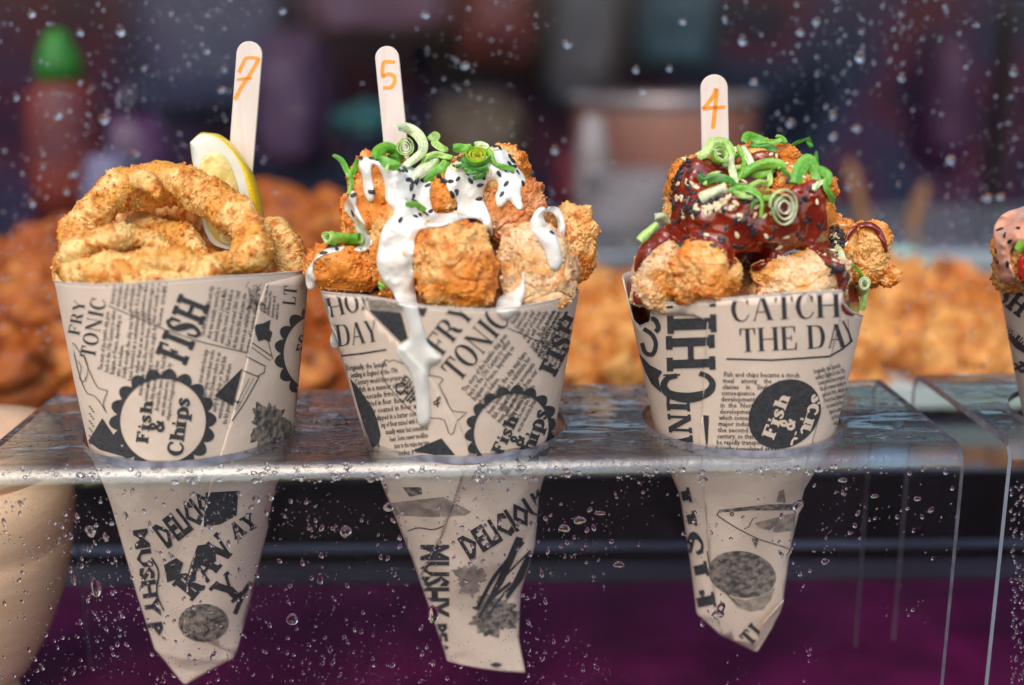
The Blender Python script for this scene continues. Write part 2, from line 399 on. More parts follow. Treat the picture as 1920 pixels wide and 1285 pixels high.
# fine drops on the rain screen
it = []
while len(it) < 3200:
    x, y = random.uniform(-40, 1960), random.uniform(-30, 700)
    wgt = .35+.9*density(x, y, 3.3)+(.35 if x > 1350 or x < 420 else 0)-(.2 if 500 < x < 900 else 0)
    if random.random() > wgt: continue
    r = .00022+.00062*random.random()**3.5
    it.append((at(x, y, GY-.0006), r, r*random.uniform(1, 1.9), random.uniform(-.5, .1)))
drops_stuff('fine_raindrops', it, (0, -1, 0), (1, 0, 0), (0, 0, 1), 'fine raindrops speckling the upright clear screen', 'raindrops')
# fine drops on the front panel
it = []; n1 = -Dd
while len(it) < 2100:
    x, y = random.uniform(0, 1800), random.uniform(885, 1285)
    wgt = .25+.8*density(x, y, 8.1, 120)+(.35 if x < 620 else 0)+(.15 if 700 < x < 1050 else 0)
    if y < 990: wgt += .1
    if x > 1150 and y > 1050: wgt -= .45
    if random.random() > wgt: continue
    r_ = ray(x, y); t_ = float(((org1-CAM)@Dd)/(r_@Dd)); p = CAM+r_*t_
    if p[2] > SHELF-RB: continue
    r = .00018+.00072*random.random()**5
    it.append((p+n1*.00005, r, r*random.uniform(1, 2.2), random.uniform(-.7, .5)))
drops_stuff('panel_raindrops', it, n1, Wd, Zd, 'fine raindrops clinging to the front panel of the wide stand', 'raindrops')
it = []
while len(it) < 160:
    x, y = random.uniform(1895, 1925), random.uniform(890, 1285)
    r_ = ray(x, y); t_ = float(((org2-CAM)@Dd)/(r_@Dd)); p = CAM+r_*t_; r = .0003+.0004*random.random()
    it.append((p+n1*.00005, r, r*1.4, 0))
drops_stuff('panel_raindrops', it, n1, Wd, Zd, 'fine raindrops on the front panel of the second stand at the right', 'raindrops')
it = []
while len(it) < 900:
    x, y = random.uniform(-20, 1800), random.uniform(715, 900)
    top = y < 868; p = atz(x, y, SHELF)
    if not top:
        r_ = ray(x, y); p = CAM+r_*float(((org1+Dd*RB*.35-CAM)@Dd)/(r_@Dd))
        if not (SHELF-RB < p[2] < SHELF-.0012): continue
        nn_ = (-Dd+Zd)/math.sqrt(2)
        a_ = math.acos(max(-1, min(1, 1-float((SHELF-p[2])/RB)))) ; c_ = org1+Dd*RB+Zd*(SHELF-RB); u_ = float((p-org1)@Wd)
        nn_ = -Dd*math.sin(a_)+Zd*math.cos(a_); p = c_+Wd*u_+nn_*RB
    else:
        nn_ = Zd; v_ = float((p-org1)@Dd)
        if v_ < RB or v_ > DEPTH-RB or any(math.hypot(p[0]-c[0], p[1]-c[1]) < r+.001 for c, r in zip(HOLES, HR)): continue
    u_ = float((org1-p)@Wd)
    if u_ < .002 or u_ > W1-.002: continue
    it.append((p, nn_, .0003+.0009*random.random()**3))
VV = []; FF = []
for i, (p, nn_, r) in enumerate(it):
    t1_ = Wd; t2_ = np.cross(nn_, t1_); k_ = random.uniform(1, 1.8)
    VV.append(p+np.outer(DV[:, 0]*r*k_, t1_)+np.outer(DV[:, 1]*r, t2_)+np.outer(DV[:, 2]*r*1.2, nn_)); FF.append(DF+i*len(DV))
tag(obj('shelf_raindrops', mesh_np('shelf_raindrops', np.vstack(VV), np.vstack(FF)), M['water']), 'fine raindrops beading on the top and the rounded front edge of the wide stand', 'raindrops', kind='stuff')
# large single drops
big_mes = []
for k in range(6):
    V_, F_ = drop_mesh(20, 8, .40); a_ = np.arctan2(V_[:, 1], V_[:, 0]); w_ = 1+.10*np.sin(2*a_+k)+.07*np.sin(3*a_+2*k)
    V_ = V_*np.stack([w_, w_*(1+.18*np.clip(-V_[:, 1], 0, 1)), 1+.25*np.clip(-V_[:, 1], -1, 1)], 1); big_mes.append(mesh_np('raindrop', V_, F_))
def big_drop(p, rx, ry, nrm, xa, ya, label, group):
    o = obj('raindrop', random.choice(big_mes), M['water']); 
    X = Vector(xa); Y = Vector(ya); Zn = Vector(nrm)
    m = Matrix.Identity(4)
    for i in range(3): m[i][0] = X[i]*rx; m[i][1] = Y[i]*ry; m[i][2] = Zn[i]*min(rx, ry); m[i][3] = p[i]
    o.matrix_world = m; tag(o, label, 'raindrop', group)
for (x, y, rx, ry) in [(170, 995, 11, 13), (180, 1100, 12, 20), (648, 995, 12, 13), (728, 950, 12, 9), (1058, 990, 12, 9), (1087, 975, 13, 9), (548, 1160, 14, 12), (1496, 948, 12, 14),
                       (812, 1150, 11, 22), (1345, 1152, 14, 10), (1352, 1140, 9, 14), (138, 1085, 5, 14), (235, 968, 6, 12), (1125, 962, 12, 5), (1318, 902, 10, 9), (600, 1085, 7, 12), (1160, 1058, 11, 7), (1547, 1052, 9, 7), (480, 935, 8, 10), (505, 932, 9, 8), (1640, 930, 8, 5), (1720, 935, 9, 5), (1580, 900, 9, 6)]:
    r_ = ray(x, y); p = CAM+r_*float(((org1-CAM)@Dd)/(r_@Dd)); s = mpp(p)
    big_drop(p+n1*.0001, rx*s*.85, ry*s*.85, n1, Wd, Zd, 'large raindrop on the front panel, '+('left of the leftmost cone' if x < 230 else 'between the leftmost and the middle cone' if x < 735 else 'over or beside the tip of the middle cone' if x < 1120 else 'over or beside the tip of the third cone' if x < 1560 else 'near the right edge of the wide stand'), 'large drops on the front panel')
for (x, y, rx, ry) in [(196, 222, 12, 10), (226, 56, 10, 12), (388, 94, 7, 7), (421, 128, 7, 8), (416, 168, 9, 6), (109, 215, 9, 9), (139, 325, 8, 6), (80, 310, 6, 8), (253, 287, 9, 10), (125, 357, 8, 7),
                       (1392, 75, 9, 10), (1612, 105, 11, 12), (1063, 82, 10, 8), (1255, 128, 6, 6), (1482, 230, 10, 9), (1413, 153, 10, 6), (1605, 240, 9, 8), (1560, 215, 8, 9), (1782, 298, 10, 10), (1562, 255, 8, 9),
                       (1850, 370, 11, 9), (1875, 368, 9, 8), (1040, 280, 8, 9), (1530, 40, 8, 9), (1900, 135, 7, 9), (1205, 170, 8, 6), (872, 122, 8, 9), (797, 27, 8, 8), (530, 20, 7, 7), (700, 320, 6, 6), (1690, 145, 7, 10), (1500, 60, 8, 8), (1280, 40, 7, 7), (60, 25, 8, 8), (30, 180, 6, 10), (150, 60, 7, 9), (275, 325, 7, 9), (60, 380, 8, 7), (1192, 130, 7, 7), (1590, 350, 7, 8)]:
    p = at(x, y, GY); s = mpp(p)
    big_drop(p+np.array([0, -.0006, 0]), rx*s*.8, ry*s*.8, (0, -1, 0), (1, 0, 0), (0, 0, 1), 'large raindrop on the upright screen, '+('high' if y < 160 else 'low')+(' at the far left of the stick marked 7' if x < 200 else ' just left of the stick marked 7' if x < 460 else ' between the sticks marked 7 and 5' if x < 720 else ' between the sticks marked 5 and 4' if x < 1320 else ' right of the stick marked 4' if x < 1620 else ' near the right side of the photo'), 'large drops on the rain screen')
# water lying on the shelf: a rippled film, cut where it runs dry
def water_film(P, width, depth, holes, label, seed):
    nu, nv = int(width/.0011), int(depth/.0011)
    U, Vv = np.meshgrid(np.linspace(.002, width-.002, nu), np.linspace(RB+.001, depth-RB-.001, nv), indexing='ij')
    Q = np.stack([U.ravel()*26, Vv.ravel()*85, np.full(U.size, seed)], 1)
    h = fbm(Q, 3)*.95+.10*fbm(Q*np.array([3, 3, 1]), 2)+.05
    base = np.array([P(u, v, SHELF) for u, v in zip(U.ravel(), Vv.ravel())])
    for (c, r) in holes: h[np.hypot(base[:, 0]-c[0], base[:, 1]-c[1]) < r+.0012] = -1
    hh = .0012*(1-np.exp(-np.clip(h, 0, 9)*3.2)); V = base.copy(); V[:, 2] += .00004+hh
    keep = (h > 0).reshape(nu, nv); Fc = []
    idx = np.arange(nu*nv).reshape(nu, nv)
    a, b, c, d = idx[:-1, :-1], idx[1:, :-1], idx[1:, 1:], idx[:-1, 1:]
    k = keep[:-1, :-1] | keep[1:, :-1] | keep[1:, 1:] | keep[:-1, 1:]
    hz = (h > -.5).reshape(nu, nv); k &= hz[:-1, :-1] & hz[1:, :-1] & hz[1:, 1:] & hz[:-1, 1:]
    Fc = np.stack([a[k], d[k], c[k], b[k]], 1)
    me = mesh_np('rain_puddles', V, Fc); o = obj('rain_puddles', me, M['film']); tag(o, label, 'rainwater', kind='stuff')
M['film'] = clear_sheet('rain_film', (.97, .98, .98), ior=1.45, rough=.012, boost=1.2)
water_film(P1, W1, DEPTH, list(zip(HOLES[:3], HR[:3])), 'rippled rainwater lying on top of the wide stand', 1.5)
water_film(P2s, W2, DEPTH, [(HOLES[3], HR[3])], 'rippled rainwater lying on top of the right hand stand', 7.5)
# ================================================================== background behind the screen (all far out of focus)
def bgmat(name, c1, c2=None, sc=6, rough=.6, coat=0, metal=0): return simple(name, c1, c2 or tuple(v*.6 for v in c1), scale=sc, rough=rough, coat=coat, metal=metal, detail=2)
def lathe_thing(name, x, ytop, ybot, D, prof, mats, label, cat, parts):
    """prof per part: list of (radius px, y px)"""
    base = at(x, ybot, D); root = empty(name, tuple(base), label, cat)
    for pn_, pr, mt in zip(parts, prof, mats):
        m_ = MB(); s = mpp(base); pts = [(r*s, float(at(x, yy, D)[2])) for r, yy in pr]
        m_.lathe(pts, (base[0], base[1], 0), 40); m_.build(pn_, mt, root, smooth=True)
    return root
lathe_thing('sauce_bottle', 140, 30, 400, 1.15, [[(70, 420), (74, 330), (72, 230), (62, 175), (42, 152)], [(42, 152), (38, 112), (26, 78), (12, 56)]],
            [bgmat('red_plastic', (.16, .016, .005), (.07, .010, .02), 14, .6), bgmat('green_cap', (.004, .20, .010), (.003, .12, .01), 20, .6)], 'red squeeze bottle with a bright green cap blurred behind the screen', 'bottle', ['bottle_body', 'cap'])
lathe_thing('sauce_bottle', 265, 210, 420, 1.3, [[(70, 430), (74, 330), (60, 240), (40, 215)], [(34, 214), (20, 180), (8, 150)]],
            [bgmat('purple_plastic', (.10, .03, .10), (.06, .02, .07), 20, .4), bgmat('dark_cap', (.03, .02, .05), None, 20, .4)], 'dark purple squeeze bottle beside the green capped bottle', 'bottle', ['bottle_body', 'cap'])
lathe_thing('milk_jug', 215, 290, 420, 1.05, [[(52, 430), (56, 370), (44, 310), (36, 290)]], [bgmat('lilac_plastic', (.13, .12, .22), (.08, .07, .15), 20, .5)], 'pale lilac jug standing in front of the squeeze bottles', 'jug', ['jug_body'])
def soft_box(name, x0, y0, x1, y1, D, depth, mat, label, cat, bev=.05, extra=None):
    a = at(x0, y1, D); b = at(x1, y0, D); root = empty(name, ((a[0]+b[0])/2, D+depth/2, a[2]), label, cat)
    bm = bmesh.new(); bmesh.ops.create_icosphere(bm, subdivisions=5, radius=1); V = np.array([v.co for v in bm.verts]); Fc = np.array([[v.index for v in f.verts] for f in bm.faces]); bm.free()
    pw = .42 if bev < .03 else .68
    P = np.sign(V)*np.abs(V)**pw; P = P*(1+.10*fbm(V*1.6+x0*.01, 2))[:, None]*np.array([(b[0]-a[0])/2, depth/2, (b[2]-a[2])/2])*1.04+np.array([(a[0]+b[0])/2, D+depth/2, (a[2]+b[2])/2])
    obj('body', mesh_np('body', P, Fc), mat, root)
    m2 = MB(); m2.lathe([(.010, 0), (.016, .006), (.012, .014)], ((a[0]+b[0])/2, D+depth/2, b[2]-.004), 20); m2.build('top_knot', extra or mat, root, smooth=True)
    return root
soft_box('storage_crate', 610, 205, 735, 262, 1.9, .25, bgmat('teal_plastic', (.015, .11, .12), None, 9), 'teal plastic crate blurred between the first and second cone', 'crate')
soft_box('cardboard_box', 800, 180, 985, 420, 2.1, .3, bgmat('olive_cardboard', (.10, .075, .045), (.06, .035, .03), 8), 'olive brown cardboard box blurred above the second cone', 'box')
soft_box('storage_crate', 1045, 300, 1120, 410, 1.6, .2, bgmat('crimson_plastic', (.16, .01, .025), None, 9), 'crimson crate blurred beside the big copper pan', 'crate')
soft_box('cloth_bundle', 560, -60, 850, 70, 2.7, .3, bgmat('mauve_cloth', (.16, .085, .18), (.20, .07, .13), 5), 'mauve cloth bundle high up behind the second stick', 'bundle')
soft_box('cloth_bundle', 860, -80, 1010, 130, 2.7, .3, bgmat('maroon_cloth', (.17, .025, .035), (.12, .03, .06), 5), 'maroon cloth bundle high up between the second and third cone', 'bundle')
soft_box('cloth_bundle', 1010, -80, 1190, 210, 2.9, .3, bgmat('slate_cloth', (.11, .13, .19), (.16, .14, .17), 5), 'slate grey cloth bundle above the pan', 'bundle')
soft_box('storage_crate', 1200, -80, 1370, 150, 2.6, .3, bgmat('petrol_cloth', (.016, .065, .11), (.03, .08, .13), 5), 'petrol blue crate stacked above the third cone', 'crate')
soft_box('hanging_cloth', 1740, 60, 1850, 330, 2.3, .2, bgmat('violet_cloth', (.07, .014, .07), (.05, .02, .05), 5), 'violet cloth hanging near the right side of the photo', 'cloth')
soft_box('storage_crate', 240, -60, 520, 230, 2.8, .3, bgmat('blue_slate', (.055, .075, .15), (.09, .08, .18), 4), 'blue slate crate behind the first stick', 'crate')
soft_box('storage_crate', 470, 60, 600, 330, 2.5, .3, bgmat('plum_slate', (.12, .07, .15), (.09, .045, .11), 4), 'plum grey crate behind the numbered stick of the first cone', 'crate')
soft_box('stall_post', 1868, 20, 1902, 470, 1.8, .06, bgmat('dark_post', (.02, .010, .012), None, 9), 'dark upright post near the right side of the photo', 'post', .005)
soft_box('plastic_tub', 1655, 505, 1790, 600, .98, .12, bgmat('mint_plastic', (.38, .58, .54), (.28, .46, .42), 9), 'mint green tub behind the chicken right of the third cone', 'tub', .012)
# big copper pan with a pale steel rim
pc = at(1265, 420, 1.45); s_ = mpp(pc)
pan = empty('cooking_pan', tuple(pc), 'big rounded copper pan with a pale steel rim behind the third cone', 'pan')
zt = float(at(1265, 200, 1.45)[2]); zb = float(at(1265, 480, 1.45)[2])
m_ = MB(); m_.lathe([(120*s_, zb), (165*s_, zb+.03), (178*s_, (zb+zt)/2), (182*s_, zt-.01), (178*s_, zt), (160*s_, zt+.004)], (pc[0], pc[1]+.12, 0), 56)
m_.build('pan_body', bgmat('copper', (.26, .10, .07), (.18, .075, .055), 10, .5, .2), pan, smooth=True)
m_ = MB(); m_.lathe([(180*s_, zt-.004), (190*s_, zt), (190*s_, zt+.012), (176*s_, zt+.014)], (pc[0], pc[1]+.12, 0), 56, cap=False)
m_.build('rim', bgmat('steel_rim', (.32, .27, .28), (.22, .18, .2), 10, .3, .3, .4), pan, smooth=True)
m_ = MB(); m_.lathe([(26*s_, 0), (34*s_, .05), (30*s_, .10), (18*s_, .14)], (at(1110, 420, 1.36)[0], 1.36, float(at(1110, 440, 1.36)[2])), 30)  # pale jug added in place of a misty arc of light
jug = m_.build('mist_jug', bgmat('brushed_steel', (.34, .30, .31), (.16, .13, .14), 9, .35, .2)); tag(jug, 'pale steel jug standing in for the misty arc left of the copper pan', 'jug')
m_ = MB(); m_.lathe([(60*s_, 0), (84*s_, .05), (78*s_, .10)], (at(1190, 470, 1.2)[0], 1.2, float(at(1190, 500, 1.2)[2])), 30)
bw = m_.build('steel_bowl', bgmat('brushed_steel_bowl', (.26, .24, .27), (.10, .09, .10), 9, .3, .3)); tag(bw, 'steel bowl blurred low in front of the copper pan', 'bowl')
for (x0, y0, x1, y1, lb) in ((1590, 300, 1622, 430, 'left'), (1735, 340, 1700, 450, 'right')):
    a = at(x0, y0, 1.3); b = at(x1, y1, 1.3); m_ = MB(); d = b-a; L = np.linalg.norm(d)
    r = Vector(d).to_track_quat('Z', 'Y').to_matrix(); V = []
    prof = [(.006, 0), (.014, .02), (.012, L*.6), (.017, L)]
    for rr, zz in prof:
        for k in range(14): V.append(np.array(r@Vector((rr*math.cos(k*math.pi/7), rr*.6*math.sin(k*math.pi/7), zz)))+a)
    m_.add(V, [(i*14+k, i*14+(k+1) % 14, (i+1)*14+(k+1) % 14, (i+1)*14+k) for i in range(3) for k in range(14)])
    o = m_.build('wooden_spoon', bgmat('warm_wood', (.28, .13, .06), None, 20), smooth=True); tag(o, 'wooden spoon handle, %s of two, blurred behind the chicken' % lb, 'spoon')
# trays under the heaps
tr = empty('serving_tray', (.375, .90, ZB), 'white rimmed serving tray under the heap of fried chicken at the right', 'tray')
zt_ = ZB+.004
b_ = MB(); b_.box((.375, .90, zt_+.004), (.34, .40, .005)); b_.build('tray_base', bgmat('white_enamel', (.70, .72, .74), (.6, .63, .66), 8, .2, .4), tr, bevel=.001)
b_ = MB(); b_.box((.375, .701, zt_+.008), (.34, .006, .016)); b_.build('tray_lip', bgmat('green_lip', (.60, .64, .64), (.40, .52, .46), 14, .25, .4), tr, bevel=.002)
# long steel ledge, far right, its pale tone in place of mist on the screen
a = at(1100, 520, 1.12); b = at(1960, 430, 1.12)
ld = empty('mist_ledge', (a[0], 1.12, a[2]), 'pale steel ledge standing in for mist behind the right hand heap', 'ledge')
b_ = MB(); b_.box(((a[0]+b[0])/2+.2, 1.30, (a[2]+b[2])/2-.01), (b[0]-a[0]+.5, .34, .02)); b_.build('ledge_top', bgmat('ledge_steel', (.42, .46, .50), (.3, .32, .36), 9, .22, .2, .7), ld, bevel=.003)
b_ = MB(); b_.box(((a[0]+b[0])/2+.2, 1.135, (a[2]+b[2])/2-.05), (b[0]-a[0]+.5, .02, .06)); b_.build('ledge_front', bgmat('shaded_ledge_steel', (.26, .29, .32), (.16, .18, .2), 9, .3, .2, .6), ld, bevel=.003)  # darker copy of the ledge steel, shade put into its colour

# ================================================================== food lumps
_ico = {}
def ico(l):
    if l not in _ico:
        bm = bmesh.new(); bmesh.ops.create_icosphere(bm, subdivisions=l, radius=1); 
        V = np.array([v.co for v in bm.verts]); Fc = np.array([[v.index for v in f.verts] for f in bm.faces]); bm.free(); _ico[l] = (V, Fc)
    return _ico[l]
PAL_GOLD = dict(pale=(.88, .51, .19), gold=(.77, .26, .026), deep=(.60, .14, .008))
PAL_PINK = dict(pale=(.88, .60, .36), gold=(.84, .40, .10), deep=(.62, .17, .014))
PAL_RING = dict(pale=(.88, .58, .22), gold=(.76, .35, .055), deep=(.62, .20, .018))
PAL_BG = dict(pale=(.70, .33, .10), gold=(.62, .20, .02), deep=(.30, .06, .006))
def crust_color(nv, crumb, pal, paleness, seed):
    m = np.clip((nv+paleness)*1.9+.38, 0, 1)[:, None]; d = np.clip(crumb*1.6-.08, 0, 1)[:, None]
    c = np.array(pal['gold'])*(1-m)+np.array(pal['pale'])*m
    return c*(1-d)+np.array(pal['deep'])*d
def crumbs(P, s=1.0, seed=0):
    """height of the breadcrumb layer: big flakes plus grit"""
    a = pn(P*380/s+seed); b = pn(P*760/s+seed+9); c = pn(P*1500/s+seed+5)
    fl = np.clip(a*3.2-.35, 0, 1)*.75+np.clip(b*3.4-.5, 0, 1)*.55      # flakes with steep sides
    return fl+(np.abs(b)-.15)*.45+np.abs(c)*.35
TREES = {}
def register(key, V, Fc):
    TREES.setdefault(key, []).append(BVHTree.FromPolygons(np.asarray(V).tolist(), [tuple(map(int, q)) for q in Fc]))
def cast(keys, x, y, mind=.2):
    r = ray(x, y); d = Vector(r).normalized(); best = None
    for k in keys:
        for t in TREES.get(k, []):
            h = t.ray_cast(Vector(CAM), d)
            if h[0] is not None and (best is None or h[3] < best[2]): best = (np.array(h[0]), np.array(h[1]), h[3])
    if best is not None and best[1]@r > 0: best = (best[0], -best[1], best[2])
    return best
def chips(parent, P, nr, colr, n, seed):
    """loose crumbs of the coating standing proud of the surface"""
    r_ = np.random.default_rng(int(seed*10)+1); CV, CF = ico(1); VV = []; FF = []; CC = []
    ids = r_.integers(0, len(P), n)
    for k, i in enumerate(ids):
        A = r_.normal(size=(3, 3)); A, _ = np.linalg.qr(A); s_ = r_.uniform(.25, .62, 3)*.00095*(1+.9*(r_.random() < .10))
        VV.append(P[i]+nr[i]*s_.min()*.25+(CV*s_*(1+.35*r_.normal(size=(len(CV), 1))*.6))@A.T); FF.append(CF+k*len(CV)); CC.append(np.tile(colr[i]*r_.uniform(.8, 1.25), (len(CV), 1)))
    me = mesh_np('crumb_coating', np.vstack(VV), np.vstack(FF), False); setattr_color(me, 'crust', np.vstack(CC))
    o = bpy.data.objects.new('crumb_coating', me); COL.objects.link(o); me.materials.append(M['crust']); o.parent = parent; o['kind'] = 'stuff'
def lump(key, cx, cy, D, rx, ry, rz=None, rot=0, seed=0, lvl=7, pal=PAL_GOLD, pale=0, big=.22, box=.75, crumb=.00095, name='fried_chicken_piece', label='', group=None, mat=None, tilt=0, cs=1.0, mid=.0010):
    V, Fc = ico(lvl); c = at(cx, cy, D); s = mpp(c); rz = rz or (rx+ry)/2
    P = np.sign(V)*np.abs(V)**box; P /= np.maximum(1e-6, np.linalg.norm(P, axis=1)[:, None])**.35
    n0 = fbm(V*1.3+seed*3.7, 2)
    P = P*(1+big*n0[:, None])
    P = P*np.array([rx, rz, ry])*s
    ca, sa = math.cos(math.radians(rot)), math.sin(math.radians(rot))
    P = np.stack([P[:, 0]*ca-P[:, 2]*sa, P[:, 1], P[:, 0]*sa+P[:, 2]*ca], 1)
    if tilt:
        ca, sa = math.cos(math.radians(tilt)), math.sin(math.radians(tilt)); P = np.stack([P[:, 0], P[:, 1]*ca-P[:, 2]*sa, P[:, 1]*sa+P[:, 2]*ca], 1)
    nr = P/np.linalg.norm(P, axis=1)[:, None]
    md = pn(P*95+seed*5.1); md2 = pn(P*210+seed*2.2)
    cr = crumbs(P, cs, seed*7.7); rough_m = np.clip(.80-2.4*(pn(P*55+seed*9)*.8+md*.2+pale*.5), .12, 1.3)
    P = P+nr*(md*mid*1.5+md2*mid*.7)[:, None]+nr*(cr*crumb*rough_m)[:, None]
    q_ = pn(V*1.9+seed*1.3+40); crev = np.exp(-(q_/.055)**2)*np.clip(.55+pn(V*1.1+seed*2.1)*1.6, 0, 1)
    P = P-nr*(crev*.0013)[:, None]
    me = mesh_np(name, P, Fc)
    colr = crust_color(pn(P*70+seed)+.4*pn(P*230+seed), cr*rough_m*.9-.5+crev*.2, pal, pale, seed)
    setattr_color(me, 'crust', colr)
    o = obj(name, me, mat or M['crust']); o.location = c
    if lvl >= 7: chips(o, P, nr, colr, int(9*(rx*ry)**.5), seed)
    if label: tag(o, label, 'fried chicken', group)
    if key: register(key, P+c, Fc)
    return o
# heaps behind the screen
def heap(cells, group, label, seed, D0=.74, dark=False):
    k = 0; pal_ = dict(pale=(.60, .22, .040), gold=(.42, .10, .008), deep=(.14, .022, .002)) if dark else dict(pale=(.82, .40, .11), gold=(.62, .19, .020), deep=(.22, .04, .003))
    for (x, y, D, r, pa) in cells:
        k += 1; rr = random.Random(seed+k)
        lump(None, x, y, D, r*rr.uniform(.85, 1.15), r*rr.uniform(.75, 1.05), rot=rr.uniform(-60, 60), seed=seed+k*1.7, lvl=5, pal=pal_, pale=pa, big=.42, name='fried_chicken_piece', label=label, group=group, mat=M['crust_bg'], crumb=.0005, cs=3, mid=.0016)
rr = random.Random(11)
def profile(x):           # top edge of the heap as the photo shows it
    return float(np.interp(x, [-80, 0, 60, 110, 160, 300, 470, 520, 560, 600, 640, 700, 760, 1000, 1060, 1120, 1200, 1560, 1600, 1680, 1760, 1840, 1900, 2000], [490, 462, 436, 428, 430, 420, 395, 360, 345, 365, 420, 560, 590, 540, 505, 520, 560, 560, 530, 520, 505, 515, 515, 520]))
groups = [(-80, 330, 'fried chicken heap at the left', 'deep orange fried chicken piece in the blurred heap left of the first cone', -.2),
          (330, 800, 'fried chicken heap between the first and second cone', 'dark orange fried chicken piece in the blurred heap between the first two cones', -.25),
          (800, 1420, 'fried chicken heap between the second and third cone', 'golden fried chicken piece in the blurred heap between the second and third cone', .12),
          (1420, 2020, 'fried chicken heap at the right', 'golden fried chicken piece in the blurred heap right of the third cone', .12)]
rows = [(.735, 0.0), (.775, .33), (.82, .66), (.87, 1.0)]
for gi, (xa, xb, grp, lab, pa) in enumerate(groups):
    cells = []
    for ri, (D, q) in enumerate(rows):
        x = xa+30+(ri % 2)*34
        while x < xb:
            top = profile(x)+66; y = 700*(1-q)+top*q
            if not (560 < x < 1640 and 0) and not (x > 1580 and x < 1740 and ri == 0):
                hid = (330 < x < 480) or (700 < x < 1000) or (1250 < x < 1520)
                if not (hid and ri in (0, 1)):
                    cells.append((x+rr.uniform(-12, 12), y+rr.uniform(-12, 12), D+rr.uniform(-.01, .01), rr.uniform(66, 92), pa+rr.uniform(-.38, .3)))
            x += rr.uniform(84, 112)
    heap(cells, grp, lab, 100*gi+50, dark=gi < 2)
# wooden bowl with lid, lower left
bc = at(-88, 792, .475); zc = .136; s_ = mpp(bc); R_ = 172*s_
bowl = empty('wooden_bowl', (bc[0], bc[1], .001), 'pale turned wooden pot with flat lid behind the left end of the stand', 'pot')
m_ = MB(); m_.lathe([(R_*.30, .014), (R_*.46, .020), (R_*.62, .030), (R_*.80, .044), (R_*.96, .060), (R_*1.07, .076), (R_*1.10, .084), (R_*1.085, .0865), (R_*1.12, .089), (R_*1.15, .100), (R_*1.14, .1185)], (bc[0], bc[1], 0), 90); m_.build('pot_body', M['bowl_wood'], bowl, smooth=True)
m_ = MB(); m_.lathe([(R_*.34, .0), (R_*.36, .006), (R_*.30, .0145)], (bc[0], bc[1], .0008), 60); m_.build('foot', M['bowl_wood'], bowl, smooth=True)
m_ = MB(); m_.lathe([(R_*1.11, .1187), (R_*1.13, .122), (R_*1.10, .129), (R_*1.0, zc), (R_*.6, zc+.002)], (bc[0], bc[1], 0), 72); m_.build('lid', wood_mat('beech_lid', (.78, .54, .36), (.68, .42, .25), 40, (6, 1, 1)), bowl, smooth=True)
